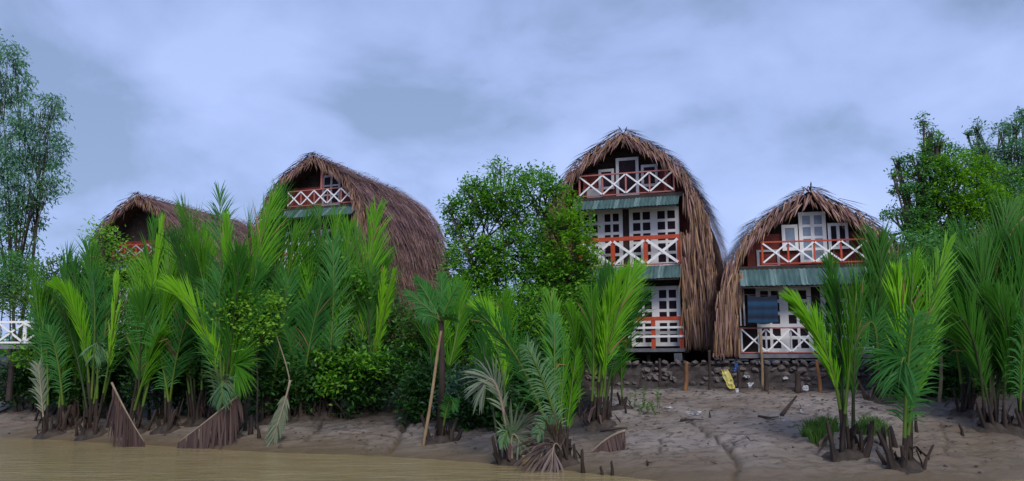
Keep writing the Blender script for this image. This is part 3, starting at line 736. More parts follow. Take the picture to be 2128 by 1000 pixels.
# ---- far wood closing the horizon behind the huts
def far_wood():
    R = random.Random(21); specs = []
    for _ in range(40000):
        x = R.uniform(-75, 60); y = 58 + R.uniform(-3,3) + abs(x)*.05; top = 5.0 + noise.noise(Vector((x*.12,3,0)))*1.6 + noise.noise(Vector((x*.5,8,0)))*.8
        z = 1.6 + (top-1.6)*R.random()**.8
        specs.append(((x,y,z), (R.gauss(0,1),R.gauss(0,1),R.gauss(0,.6)), (R.gauss(0,.5),R.gauss(-.3,.5),1), R.uniform(.3,.6), R.uniform(.15,.3), 0))
    tag(obj('far_wood', leaf_mesh('far_wood', specs, [M['leaf_right']])), 'low distant wood closing the view behind the huts', None, None, 'stuff')
far_wood()

# ---- shrubs among the palms
BU = 'mangrove bushes among the palms'
def bush(label, blobs, Y, base, m, clumps, seed, **k):
    k.setdefault('leaf', (.09,.17)); k.setdefault('baseY', Y)
    plant('bush', label, 'bush', blobs, Y, base, m if isinstance(m, list) else [m], clumps=clumps, seed=seed, group=BU, stem_r=k.pop('stem_r', .025), **k)
bush('pale green bush rising in front of the farthest hut gable', [(212,485,26,22),(225,520,38,32),(255,555,45,35),(215,575,50,38),(240,620,50,35)], 24, (230,770), ['leaf_light','leaf_bush'], 230, 31, aspect=.5, leaf=(.08,.15))
bush('olive bush under the tall airy tree', [(110,570,38,30),(85,610,42,36),(130,620,35,35),(55,640,45,30)], 26, (100,760), 'leaf_olive', 220, 32)
bush('low glossy bush beside the white footbridge', [(85,690,28,30),(105,720,36,36),(75,745,40,22),(120,690,30,30)], 23.8, (80,800), ['leaf_bush','leaf_light'], 230, 33, aspect=.5)
bush('light green bush with small round leaves before the arching palm', [(505,600,28,24),(490,640,34,26),(545,640,26,24),(475,685,34,26),(530,690,38,30),(560,620,18,14)], 20.6, (515,880), ['leaf_light','leaf_bush'], 250, 34, aspect=.6, leaf=(.08,.14))
bush('dense dark bush with glossy leaves below the second hut', [(680,560,62,38),(640,600,52,45),(730,600,58,45),(680,640,75,45),(640,680,60,45),(730,680,65,45),(690,710,70,36)], 22.8, (690,845), ['leaf_bush','leaf_deep','leaf_light'], 520, 35, aspect=.5, leaf=(.09,.17), stems=6, stem_r=.045)
bush('bush beside the thatch foot of the second hut', [(800,640,40,42),(830,690,44,40),(785,700,40,40)], 24.5, (810,800), ['leaf_deep','leaf_bush'], 230, 36)
bush('low sprawling bush with pale leaf tips on the shaded mud', [(700,765,46,26),(735,790,34,20),(770,750,28,24),(690,800,26,16)], 21.4, (715,850), ['leaf_bush','leaf_light'], 170, 37, aspect=.5)
bush('small dark bush behind the leaning bamboo pole', [(835,745,32,28),(855,780,26,22),(815,790,22,18)], 22.2, (838,830), ['leaf_deep','leaf_bush'], 130, 38)
bush('tall bush at the foot of the round leafy tree', [(930,700,36,46),(985,690,50,50),(1040,720,50,46),(960,750,50,40),(1010,770,50,30)], 23.2, (975,815), ['leaf_bush','leaf_deep'], 380, 39)
bush('bluish low bush behind the foreground palm fans', [(985,800,44,32),(945,830,34,26),(1010,840,34,24)], 19.6, (975,880), ['leaf_blued','leaf_deep'], 240, 40, leaf=(.07,.13))
bush('dark bush under the broad layered tree', [(1900,520,50,36),(1860,560,36,34),(1980,540,64,44),(1930,590,60,40)], 25.5, (1920,760), ['leaf_right','leaf_bush'], 360, 41)
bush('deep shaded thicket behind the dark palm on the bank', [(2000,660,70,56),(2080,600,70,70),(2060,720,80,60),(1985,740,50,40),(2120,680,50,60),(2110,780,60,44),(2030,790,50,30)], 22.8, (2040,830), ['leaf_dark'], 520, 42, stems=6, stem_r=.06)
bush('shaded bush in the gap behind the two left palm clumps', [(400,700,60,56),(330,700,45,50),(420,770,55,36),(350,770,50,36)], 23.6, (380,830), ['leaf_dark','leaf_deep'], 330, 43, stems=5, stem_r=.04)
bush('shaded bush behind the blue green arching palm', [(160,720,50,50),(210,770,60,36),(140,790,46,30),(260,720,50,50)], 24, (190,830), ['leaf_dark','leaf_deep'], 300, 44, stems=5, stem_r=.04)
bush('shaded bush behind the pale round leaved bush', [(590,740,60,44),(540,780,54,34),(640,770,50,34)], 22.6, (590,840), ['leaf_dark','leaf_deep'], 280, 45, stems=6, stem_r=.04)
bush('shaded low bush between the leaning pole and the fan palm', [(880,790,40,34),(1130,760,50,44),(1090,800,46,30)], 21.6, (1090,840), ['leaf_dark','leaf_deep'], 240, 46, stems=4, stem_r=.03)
bush('leafy bush at the water bend below the airy tree', [(10,600,50,40),(-20,610,50,40),(20,560,40,40)], 28, (10,760), ['leaf_right','leaf_olive'], 240, 47)
bush('small bush in the gap between the two storey hut and the shaded thicket', [(1850,700,34,40),(1900,720,36,34),(1930,690,36,40)], 23.4, (1880,790), ['leaf_dark','leaf_blued'], 200, 48)
bush('black green bush added to darken the gap between tall hut and two storey hut', [(1455,690,40,50),(1490,700,36,50),(1470,640,40,40)], 33, (1470,745), ['leaf_dark'], 260, 50, leaf=(.12,.22))  # bush put in to block the sky and keep this gap dark
bush('leafy bush filling the bank under the round tree', [(1000,650,56,44),(1070,690,60,50),(1130,700,56,50),(1180,680,44,44),(1100,640,60,40),(1040,740,56,36),(1160,740,44,36)], 22.9, (1090,815), ['leaf_tree','leaf_treelit','leaf_bush'], 520, 51)
bush('leafy bush between the blue green palm and the great palm', [(330,640,40,40),(390,660,44,40),(360,720,50,40),(300,690,36,36)], 22.9, (350,835), ['leaf_bush','leaf_olive'], 300, 52)
bush('leafy bush under the palm with dark broad fronds', [(600,680,36,40),(570,720,40,34),(620,740,36,30)], 21.9, (600,850), ['leaf_bush','leaf_deep'], 240, 53)
bush('olive bush behind the grey green fan palm', [(870,690,36,40),(900,740,40,34),(860,740,30,30)], 22.4, (880,835), ['leaf_olive','leaf_bush'], 240, 54)
bush('yellow green bush beside the railings of the tall hut', [(1215,640,26,36),(1200,690,30,30),(1235,600,22,26)], 24.2, (1210,780), ['leaf_bush','leaf_light'], 160, 49)

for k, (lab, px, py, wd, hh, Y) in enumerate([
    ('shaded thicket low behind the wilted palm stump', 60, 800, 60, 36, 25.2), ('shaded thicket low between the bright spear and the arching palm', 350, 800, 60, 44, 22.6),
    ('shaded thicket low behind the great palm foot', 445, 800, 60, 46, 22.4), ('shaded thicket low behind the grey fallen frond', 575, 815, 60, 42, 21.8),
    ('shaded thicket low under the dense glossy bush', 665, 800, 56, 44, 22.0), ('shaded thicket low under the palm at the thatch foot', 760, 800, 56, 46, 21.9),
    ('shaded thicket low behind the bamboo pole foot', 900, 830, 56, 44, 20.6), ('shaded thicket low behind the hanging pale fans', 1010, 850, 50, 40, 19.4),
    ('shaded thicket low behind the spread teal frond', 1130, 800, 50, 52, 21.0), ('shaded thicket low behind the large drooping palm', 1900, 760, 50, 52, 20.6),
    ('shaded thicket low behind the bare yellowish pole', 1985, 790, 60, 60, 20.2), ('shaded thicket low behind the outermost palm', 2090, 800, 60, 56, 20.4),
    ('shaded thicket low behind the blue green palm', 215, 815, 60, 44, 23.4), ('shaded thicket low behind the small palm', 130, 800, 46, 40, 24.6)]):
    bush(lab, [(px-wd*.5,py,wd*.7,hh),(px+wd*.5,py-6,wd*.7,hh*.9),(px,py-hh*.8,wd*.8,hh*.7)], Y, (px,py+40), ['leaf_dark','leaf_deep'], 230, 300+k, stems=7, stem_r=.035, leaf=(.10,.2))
# ------------------------------------------------------------------ nipa palms
KIND = {  # material, leaflet length, angle(base,tip), droop, start, leaflets per side, width, stalk
 'g': ('frond_mid', 1.2, (22,9), .20, .32, 104, .027, 'stalk_green'),
 'd': ('frond_dark', 1.2, (24,10), .24, .30, 104, .028, 'stalk_dark'),
 't': ('frond_teal', .95, (42,16), .30, .30, 92, .025, 'stalk_green'),
 'b': ('frond_bright', 1.05, (15,8), .12, .34, 100, .030, 'stalk_green'),
 's': ('frond_bright', .90, (6,3), .0, .38, 60, .040, 'stalk_green'),
 'h': ('frond_pale', .80, (62,34), .75, .24, 60, .028, 'stalk_green'),
 'r': ('frond_teal', .85, (58,30), .60, .24, 70, .028, 'stalk_green'),
 'y': ('frond_grey', .85, (34,20), .25, .25, 26, .045, 'stalk_tan'),
 'z': ('frond_husk', .85, (30,18), .3, .2, 26, .040, 'stalk_tan'),
 'x': ('frond_brown', 1.5, (80,70), .3, .04, 96, .055, 'stalk_tan'),
 'n': ('frond_tan', .8, (50,30), .9, .25, 40, .045, 'stalk_tan'),
}
def frond(parent, bp, p0, p1, p2, kind, R, ls=1.0, roll=None, one=0):
    mname, L0, (a0, a1), droop, s0, n, w, st = KIND[kind]
    if kind in 'gdbst': p2 = p2 - (p2-p1).normalized()*min(L0*ls*.26, (p2-p1).length*.3)
    roll = R.uniform(-.9,.9) if roll is None else roll
    length = (p1-p0).length + (p2-p1).length
    if length < 3 and kind not in 'xyz': n = int(n*max(.45, length/3.4)); L0 *= max(.55, length/3.4)
    B = lambda s: p0*(1-s)**2 + p1*2*s*(1-s) + p2*s*s
    T = lambda s: ((p1-p0)*(1-s) + (p2-p1)*s).normalized()
    mb = MB(); view = Vector((R.gauss(0,.15), 1, R.gauss(0,.15))); ph = R.uniform(0,99)
    torn = [(R.choice((-1,1)), R.uniform(.1,.95), R.uniform(.015,.05)) for _ in range(R.choice((1,2,3,4)))] if n > 50 else []
    pb = R.choice((0,0,.01,.02,.05))
    for i in range(n):
        s = s0 + (1-s0)*(i+.5)/n; q = (i+.5)/n
        t = T(s); b = t.cross(view)
        if b.length < .05: b = Vector((1,0,0))
        b.normalize(); nrm = b.cross(t)
        if kind == 'x': roll = 0
        b = (b*math.cos(roll) + nrm*math.sin(roll)); nrm = b.cross(t)
        prof = (.45 + .55*math.sin(min(1, q*2.2+.1)*math.pi/2)) * (1 - .48*max(0, (q-.5)/.5)**1.6)
        for sd in ((-1, 1) if not one else (one,)):
            an = math.radians(a0 + (a1-a0)*q + R.gauss(0,4) + 8*noise.noise(Vector((q*7, sd*5, ph)))); Ln = L0*ls*prof*R.uniform(.86,1.1)
            if R.random() < .05 or any(a == sd and abs(q-b_) < c_ for a, b_, c_ in torn): continue
            if kind == 'x' and (sd == 1 or R.random() < .12): continue
            d = t*math.cos(an) + b*sd*math.sin(an) + nrm*R.gauss(.16,.16)
            if kind == 'x': d = Vector((R.gauss(.12,.12), R.gauss(-.05,.12), -1)); Ln *= R.uniform(.5,1.15)*(.3 + .7*math.sin(min(1, (1-q)*1.6)*1.57))
            p = B(min(1, s + R.uniform(-.004,.004)))
            g = Vector((0,0,-1))*droop
            bz = R.uniform(.4,1.6) + 1.2*max(0, noise.noise(Vector((q*5, sd*3+9, ph)))); br = R.random() < pb and kind != 'x'; bz += 4 if (br and R.random() < .4) else 0; g = g*bz; d1 = d.normalized(); q1 = p + d1*Ln*.4; d2 = (d1 + g*.6).normalized(); q2 = q1 + d2*Ln*.35; d3 = (d2 + g*.8).normalized(); q3 = q2 + d3*Ln*.3
            wv = d1.cross(nrm).normalized()*w*R.uniform(.8,1.15)
            mb.add([p - wv*.25, p + wv*.25, q1 + wv*.5, q1 - wv*.5, q2 + wv*.36, q2 - wv*.36, q3], [(0,1,2,3),(3,2,4,5),(5,4,6)], 1 if br and n > 50 else 0)
    mb.v = [(x-bp.x, y-bp.y, z-bp.z) for x, y, z in mb.v]
    fo = mb.build('frond', [M[mname], M['frond_tan']], parent)
    sb = MB(); k = 12; pts = [B(i/k) - bp for i in range(k+1)]; thick = .034 if length > 2.5 else .022
    sb.tube(pts, [thick*(1 - .85*(i/k)) + .006 for i in range(k+1)], 6); ns = len(sb.f); sb.m = [1 if (f < 6*int(k*s0*.75) and kind not in 'xyz') else 0 for f in range(ns)]
    sb.build('stalk', [M[st], M['butt']], fo, True)
    return fo
PALMS = {}
PG = 'nipa palms growing along the mud bank'
def palm(label, base, fronds, seed, butts=5, bs=1.0, trunk=None, fn=None):
    """base and frond (control, tip) points measured on the photograph; kind letter, depth shift"""
    R = random.Random(seed); bp = ray_ground(*base); bp.z = gz(bp.x, bp.y); PALMS[seed] = bp
    root = thing('nipa_palm', bp, label, 'palm', PG)
    for f in fronds:
        cx, cy, tx, ty, kind = f[:5]; dY = f[5] if len(f) > 5 else R.uniform(-.5,.5); opt = f[6] if len(f) > 6 else {}
        b0 = bp + Vector((R.uniform(-.16,.16), R.uniform(-.12,.12), -.05))
        if 'from' in opt: b0 = at(*opt['from'], bp.y + .0)
        frond(root, bp, b0, at(cx, cy, bp.y + dY*.45), at(tx, ty, bp.y + dY), kind, R, opt.get('ls', 1.0), opt.get('roll'), opt.get('one', 0))
    mb = MB(); K = 14; vs = [(0,0,.17*bs)]
    for j, (rr, zz) in enumerate(((.16,.12),(.27,.05),(.42,-.06))):
        for i in range(K):
            a = 2*math.pi*i/K; q = rr*(1 + .35*noise.noise(Vector((math.cos(a)*1.5, math.sin(a)*1.5, seed+j*.3)))); xx, yy = q*math.cos(a)*1.15, q*math.sin(a)*.9; vs.append((xx, yy, gz(bp.x+xx, bp.y+yy) - bp.z + zz*bs + .06*noise.noise(Vector((math.cos(a)*3, math.sin(a)*3, seed+j)))))
    mb.add(vs, [(0,1+i,1+(i+1)%K) for i in range(K)] + [(1+j*K+i, 1+(j+1)*K+i, 1+(j+1)*K+(i+1)%K, 1+j*K+(i+1)%K) for j in range(2) for i in range(K)])
    mb.build('root_clump', M['root_mud'], root, True)
    for _ in range(5):
        a = R.uniform(0, 6.28); l = R.uniform(.25,.7); f0 = Vector((math.cos(a)*.12, math.sin(a)*.1, R.uniform(.2,.5)*bs)); f1 = Vector((math.cos(a)*(.15+l*.5), math.sin(a)*.35*l, R.uniform(.05,.3)*bs))
        mb = MB(); sdv = Vector((0,0,1)).cross(f1-f0).normalized()*R.uniform(.02,.05); m_ = (f0+f1)/2 + Vector((0,0,.08))
        mb.add([f0-sdv*.4, f0+sdv*.4, m_+sdv, m_-sdv, f1+sdv*.6+Vector((0,0,-.06)), f1-sdv*.7], [(0,1,2,3),(3,2,4,5)]); mb.build('rotten_sheath', M['frond_brown'], root)
    if trunk:
        mb = MB(); q = at(*trunk, bp.y) - bp; mb.tube([(0,0,-.1), q*.5 + Vector((.03,0,0)), q], [.10,.07,.06], 8); mb.build('trunk', M['butt'], root, True)
    for _ in range(butts):
        mb = MB(); a = Vector((R.uniform(-.28,.28), R.uniform(-.18,.18), -.1)); h = R.uniform(.2,.8)*bs
        tip = a + Vector((a.x*.6 + R.uniform(-.1,.1), R.uniform(-.06,.06), h)); r = R.uniform(.025,.065)
        mb.tube([a, a*.5+tip*.5+Vector((R.uniform(-.05,.05),0,0)), tip, tip + Vector((r*.5,0,.03))], [r*1.25, r*.85, r*.6, r*.15], 6); mb.build('frond_butt', M['butt'], root)
    return root

palm('wilted palm stump with grey drooping leaves near the footbridge', (100,905),
     [(85,800,80,760,'y',.1,dict(ls=.55)),(95,700,60,555,'g',.8),(100,720,90,600,'d',.9),(105,700,75,640,'t',.6)], 51, 6)
palm('blue green palm with thin arching fronds and a bright upright spear', (190,905),
     [(200,640,178,500,'d',1.0),(170,690,150,540,'d',1.2),(205,660,190,565,'t',-.2,dict(ls=.9)),(190,660,112,590,'b',-.4,dict(ls=.8)),(240,720,241,572,'s',-.3,dict(ls=.8)),(210,640,195,740,'h',-.5,dict(ls=.8)),
      (225,690,222,600,'t',-.1),(165,720,120,640,'d',.6),(250,700,262,620,'g',.5)], 52, 8, 1.2)
palm('palm with a broad dark upright frond left of the arching palm', (275,900),
     [(300,640,326,450,'d',.9,dict(ls=1.0,roll=.2)),(318,620,338,458,'s',.4,dict(ls=.9)),(300,690,290,560,'g',.2),(330,720,345,600,'g',-.1),(290,700,300,620,'d',-.3),(320,700,360,560,'g',.5),(310,740,330,690,'g',-.5)], 53, 8, 1.2)
palm('great palm with a feathery blue green crest and broad spreading fronds', (470,912),
     [(462,640,456,385,'t',.7,dict(ls=1.0)),(430,600,372,425,'g',.9,dict(ls=1.15)),(420,640,350,480,'d',.6,dict(ls=1.1)),(478,640,468,452,'s',.1,dict(ls=1.2)),(510,620,568,405,'g',.5,dict(ls=1.15,roll=.1)),(500,620,520,440,'g',.8),
      (455,680,350,590,'b',-.4,dict(ls=1.05,roll=.3)),(440,640,400,500,'g',.3),(490,640,500,520,'d',-.2),(450,700,460,560,'t',-.3),(500,680,540,540,'t',.0),
      (460,720,462,835,'h',-.6,dict(ls=.75)),(485,700,495,800,'g',-.5,dict(ls=.8))], 54, 9, 1.3)
palm('palm with dark broad fronds before the awning of the second hut', (560,880),
     [(575,620,580,385,'d',1.0,dict(ls=1.15,roll=.15)),(590,640,612,470,'g',.6,dict(ls=1.0)),(560,640,530,470,'n',.9,dict(ls=.9)),(600,650,640,440,'d',1.2),(570,660,560,500,'g',.3),(550,680,545,560,'d',0),(590,690,600,560,'t',-.2)], 55, 8, 1.2)
palm('palm with feathery fronds crossing the second hut', (668,868),
     [(690,640,700,440,'g',.9,dict(ls=1.1,roll=.3)),(700,640,690,490,'t',.4),(680,620,660,430,'d',1.3),(715,650,725,460,'g',.7),(650,680,640,560,'g',.3)], 56, 9, 1.3)
palm('palm with one broad green plume before the thatch of the second hut', (752,860),
     [(755,650,783,425,'g',.8,dict(ls=1.15,roll=0)),(745,650,735,470,'d',1.0),(770,680,800,520,'d',.9),(765,690,770,560,'d',.4),(790,690,818,562,'b',-.5,dict(ls=.42)),(788,700,796,560,'s',-.4,dict(ls=.6))], 57, 7, 1.1)
palm('grey green fan topped palm beside the leaning bamboo pole', (915,915),
     [(905,640,858,568,'t',.3,dict(ls=.7,**{'from':(917,672)})),(905,650,835,600,'t',.1,dict(ls=.62,**{'from':(917,672)})),(920,620,915,560,'t',.2,dict(ls=.62,**{'from':(917,672)})),(922,640,955,590,'r',-.2,dict(ls=.6,**{'from':(917,672)})),(910,655,872,655,'r',-.3,dict(ls=.6,**{'from':(917,672)})),(925,655,945,660,'r',-.3,dict(ls=.6,**{'from':(917,672)})),(915,650,885,620,'d',.3,dict(ls=.6,**{'from':(917,672)})),(935,790,945,850,'r',-.4,dict(ls=.50001))], 58, 6, .9, trunk=(917,668))
palm('wilted palm in the foreground with hanging pale fans', (1060,962),
     [(1045,700,1050,610,'g',.7,dict(ls=.65)),(1050,700,990,640,'b',.5,dict(ls=.8)),(1030,700,995,830,'y',-.1,dict(ls=.75)),(1062,850,1045,925,'h',-.2,dict(ls=.6)),(1010,760,1000,700,'d',.5),(1055,860,1085,930,'y',-.1,dict(ls=.8))], 59, 7, .8)
palm('foreground palm with a long teal frond arching over the water edge', (1165,965),
     [(1110,750,985,640,'t',-.3,dict(ls=.72,roll=.5)),(1140,800,1095,720,'h',-.5,dict(ls=.75)),(1150,720,1145,610,'g',.6,dict(ls=.55)),(1155,740,1150,650,'t',.3,dict(ls=.5)),(1145,870,1148,978,'z',-.5,dict(ls=1.1)),(1150,870,1120,960,'z',-.4,dict(ls=1.0)),(1150,830,1115,905,'h',-.5,dict(ls=.7)),(1175,800,1170,680,'g',.4,dict(ls=.6)),(1180,860,1200,720,'g',.3,dict(ls=.6))], 60, 9, 1.0)
palm('upright palm with clean green fronds before the tall hut railings', (1243,885),
     [(1255,690,1328,552,'g',-.1,dict(ls=.8,roll=.1)),(1250,690,1295,560,'b',-.2,dict(ls=.7)),(1243,700,1262,550,'d',.4,dict(ls=.8)),(1250,690,1310,600,'t',.2,dict(ls=.7)),(1240,720,1225,600,'g',.2,dict(ls=.85)),(1262,760,1258,640,'s',-.3,dict(ls=.7)),(1270,720,1335,600,'d',.4)], 61, 6, .9)
palm('slim young palm with yellow green stalks beside the upright palm', (1283,852),
     [(1285,760,1300,640,'g',0,dict(ls=.7)),(1275,770,1280,650,'d',.2,dict(ls=.7))], 62, 4, .7)
palm('slim palm with few leaves between the foreground palm and the upright palm', (1208,872),
     [(1208,740,1180,630,'g',.1,dict(ls=.75)),(1200,760,1215,650,'g',.2,dict(ls=.7)),(1195,790,1160,700,'d',.1,dict(ls=.7))], 63, 5, .7)
palm('bright palm with a broad yellow green blade before the two storey hut', (1757,948),
     [(1748,730,1640,612,'b',-.2,dict(ls=.62,roll=.1)),(1765,760,1783,575,'s',-.1,dict(ls=1.2)),(1755,730,1724,535,'d',.3,dict(ls=.6)),(1768,740,1795,590,'d',.6,dict(ls=.6)),(1750,740,1700,640,'t',.4,dict(ls=.6))], 64, 7, .9)
palm('large palm with drooping feathery leaflets at the edge of the open mud', (1880,970),
     [(1895,760,1972,500,'g',.1,dict(ls=.7,roll=.1)),(1885,740,1900,530,'g',.3,dict(ls=.7)),(1880,720,1862,560,'s',.4,dict(ls=.9)),(1888,640,1868,790,'r',-.4,dict(ls=1.0)),(1890,740,1930,560,'d',.3),(1880,760,1900,660,'r',-.4,dict(ls=1.0,roll=.4))], 65, 8, 1.0)
palm('dark palm whose fronds hide the side of the two storey hut', (1828,830),
     [(1830,640,1828,485,'d',.3,dict(ls=1.2,roll=0)),(1825,660,1800,560,'d',.1,dict(ls=1.0)),(1838,680,1850,540,'d',.5,dict(ls=1.0)),(1830,600,1790,700,'r',-.2,dict(ls=.8)),(1835,640,1880,520,'t',.6)], 66, 6, 1.0)
palm('shade darkened palm with wide overhanging fronds in the shaded corner', (2065,895),  # this palm and the next: overhead tree shade painted as dark fronds
     [(2040,680,1960,640,'d',-.5,dict(ls=.95,roll=.2)),(2060,640,2020,520,'d',.2,dict(ls=1.2,roll=0)),(2075,620,2095,420,'d',.7,dict(ls=1.25)),(2090,680,2140,560,'d',.1,dict(ls=1.2)),(2060,700,1990,560,'d',.3,dict(ls=1.1)),(2080,700,2060,500,'d',.5,dict(ls=1.0)),(2090,700,2150,680,'d',-.5,dict(ls=1.0)),(2040,740,1985,700,'d',-.1,dict(ls=1.0))], 67, 8, 1.1)
palm('outermost palm on the bank past the shaded corner', (2120,900),
     [(2115,720,2060,600,'d',-.3,dict(ls=1.0)),(2125,640,2130,480,'d',.3,dict(ls=1.1)),(2100,760,2090,640,'d',0,dict(ls=1.0)),(2120,740,2128,660,'r',-.5,dict(ls=1.0))], 68, 6, 1.0)
palm('palm behind the railing gap between hut thatch and the round tree', (905,870),
     [(910,690,950,600,'g',.5,dict(ls=.8)),(895,690,880,600,'d',.5,dict(ls=.8)),(960,700,955,590,'g',.6,dict(ls=.9))], 69, 4, .8)
palm('small palm under the bush by the farthest hut', (150,880),
     [(150,700,140,560,'d',.6),(135,720,95,600,'g',.5),(160,740,165,640,'g',.2),(130,760,80,700,'t',.1)], 70, 6, 1.0)
palm('palm filling the gap behind the great palm', (410,880),
     [(400,640,390,470,'d',.8,dict(ls=1.1)),(380,680,340,520,'g',.7),(420,660,430,470,'g',.9,dict(ls=1.1)),(390,720,375,600,'d',.2)], 71, 7, 1.2)

palm('drooping palm in the shaded corner with hanging leaflets', (2010,862),  # dark frond kinds in these two also carry painted tree shade
     [(1990,640,1935,610,'r',-.3,dict(ls=1.0)),(2010,620,2000,470,'d',.4,dict(ls=1.1)),(2030,640,2070,540,'d',.2,dict(ls=1.1)),(2000,640,1960,560,'d',.5,dict(ls=1.1)),(2040,660,2090,660,'r',-.6,dict(ls=1.0)),(2030,700,2060,760,'d',-.5,dict(ls=1.0))], 73, 6, 1.0)
palm('low palm with the widest shade darkened fronds beyond the shaded corner', (2135,880),
     [(2110,680,2040,650,'d',-.4,dict(ls=1.15)),(2120,640,2085,520,'d',.2,dict(ls=1.1)),(2130,620,2110,440,'d',.6,dict(ls=1.2)),(2105,720,2060,790,'d',-.6,dict(ls=1.0)),(2120,760,2100,820,'d',-.5,dict(ls=.9))], 74, 6, 1.0)
palm('arching palm between the blue green palm and the great palm', (345,893),
     [(350,680,300,540,'g',.3,dict(ls=1.0)),(360,660,390,530,'d',.4,dict(ls=1.1)),(340,700,290,640,'r',-.2,dict(ls=.9)),(365,700,410,630,'t',-.3,dict(ls=.9)),(352,640,350,500,'g',.7,dict(ls=1.0))], 75, 7, 1.1)
palm('bushy palm at the foot of the dense glossy bush', (625,872),
     [(610,680,570,560,'g',.3,dict(ls=1.0)),(630,660,640,500,'d',.6,dict(ls=1.1)),(640,700,675,590,'t',-.1,dict(ls=.9)),(620,740,590,690,'r',-.4,dict(ls=.8))], 76, 7, 1.1)
palm('narrow palm squeezed beside the wilted stump', (128,893),
     [(120,700,85,600,'d',.5,dict(ls=1.0)),(125,720,100,690,'r',-.3,dict(ls=.8)),(135,680,140,520,'d',.8,dict(ls=1.1)),(130,740,160,660,'g',.1,dict(ls=.8))], 77, 6, 1.0)
# fallen dead fronds on the mud
def dead(label, a, c, b, dY, kind, ls, seed, name='dead_frond'):
    R = random.Random(seed); p0 = ray_ground(*a) if a[1] > 780 and kind != 'z' else None
    base = ray_ground(*b); Y = base.y + dY
    root = thing(name, base, label, 'dead frond', 'fallen dead palm fronds')
    fo = frond(root, base, at(*a, Y), at(*c, Y), at(*b, Y) + Vector((0,0,.03)), kind, R, ls, 0.1)
    return root
dead('big fallen frond with dark hanging leaflets under the great palm', (500,818), (440,868), (371,922), -.55, 'x', 1.15, 81)
dead('fallen dark frond at the water edge below the bright spear', (232,795), (262,860), (300,922), -.5, 'x', 1.1, 82)
dead('grey fallen frond with split pale leaflets beside the great palm', (603,790), (590,850), (562,925), 0, 'y', .5, 83)
dead('flattened dark frond lying on open mud below the upright palm', (1300,895), (1260,905), (1228,945), 0, 'x', .35, 84)

# ------------------------------------------------------------------ poles, stakes, litter and small plants
def pole(label, a, b, m, r=.03, name='bamboo_pole', cat='pole', nodes=0, group=None, Yb=None, lean=0):
    p = ray_ground(*a) if Yb is None else at(*a, Yb); q = at(*b, p.y + lean); q = q - p
    root = tag(MB().build(name, M[m]), label, cat, group); bpy.data.objects.remove(root)
    mb = MB(); k = 8; pts = []; rad = []
    for i in range(k*2+1):
        s = i/(k*2); pts.append(q*s + Vector((math.sin(s*5)*.015, 0, 0))); rad.append(r*(1-.25*s)*(1.13 if (nodes and i % 2 == 0) else 1))
    pts[0] = pts[0] + Vector((0,0,-.12))
    mb.tube(pts, rad, 8); return tag(mb.build(name, M[m], None, True, p), label, cat, group)
pole('long weathered bamboo pole leaning in the mud before the fan topped palm', (879,926), (918,688), 'bamboo', .036, nodes=1)
pole('tall thin bamboo stake planted before the two storey hut', (1584,800), (1581,690), 'bamboo', .04, nodes=1, Yb=None)
SG = 'wooden stakes along the stone wall'
pole('stout orange brown stake at the foot of the tall hut corner', (1423,812), (1428,752), 'stake_tan', .07, 'stake', 'stake', group=SG)
pole('slim brown stake standing in the shadow gap between the two huts', (1474,812), (1475,728), 'stake_dark', .045, 'stake', 'stake', group=SG)
pole('short dark stake below the concrete block of the tall hut', (1370,800), (1372,745), 'stake_dark', .045, 'stake', 'stake', group=SG)
pole('thin dark stick in the mud left of the short dark stake', (1328,805), (1334,770), 'stake_dark', .03, 'stake', 'stake', group=SG)
pole('orange stake half hidden by the bright palm blade', (1704,814), (1698,748), 'stake_tan', .055, 'stake', 'stake', group=SG)
pole('thick dark stake beside the tall thin bamboo stake', (1592,812), (1592,760), 'stake_dark', .06, 'stake', 'stake', group=SG)
pole('dark stake behind the yellow rag and the blue bag', (1536,806), (1535,762), 'stake_dark', .06, 'stake', 'stake', group=SG)
pole('squat dark stake between the white scrap and the orange stake', (1657,812), (1658,772), 'stake_dark', .085, 'stake', 'stake', group=SG)
pole('dark leaning stake at the near end of the wall behind the seedlings', (1275,800), (1290,750), 'stake_dark', .04, 'stake', 'stake', group=SG)
pole('yellowish bare pole in the dark beside the large drooping palm', (1951,835), (1958,735), 'bamboo', .045, 'bare_pole', 'pole', Yb=19.5)
pole('thin dead stem arching over the pale hanging fan', (1048,815), (1002,690), 'stalk_tan', .02, 'dead_reed', 'dead reed', Yb=18.6)
pole('thin bare stem behind the small fallen grey frond', (602,790), (574,690), 'stalk_tan', .018, 'dead_reed', 'dead reed', Yb=20.5)
# cut bamboo piece at the water edge
def bamboo_piece():
    a, b = ray_ground(1086,966), ray_ground(1113,956); a.z = .10; b = a + Vector((.44,.12,.07)); mb = MB(); q = b-a
    mb.tube([(0,0,0), q*.5, q*.5, q], [.095,.09,.10,.09], 14, cap=False)
    mb.tube([q*.015, q*.3], [.078,.078], 14, cap=True)
    tag(mb.build('bamboo_piece', M['bamboo_yel'], None, False, a), 'cut yellow bamboo piece lying at the foot of the foreground palms', 'bamboo')
bamboo_piece()
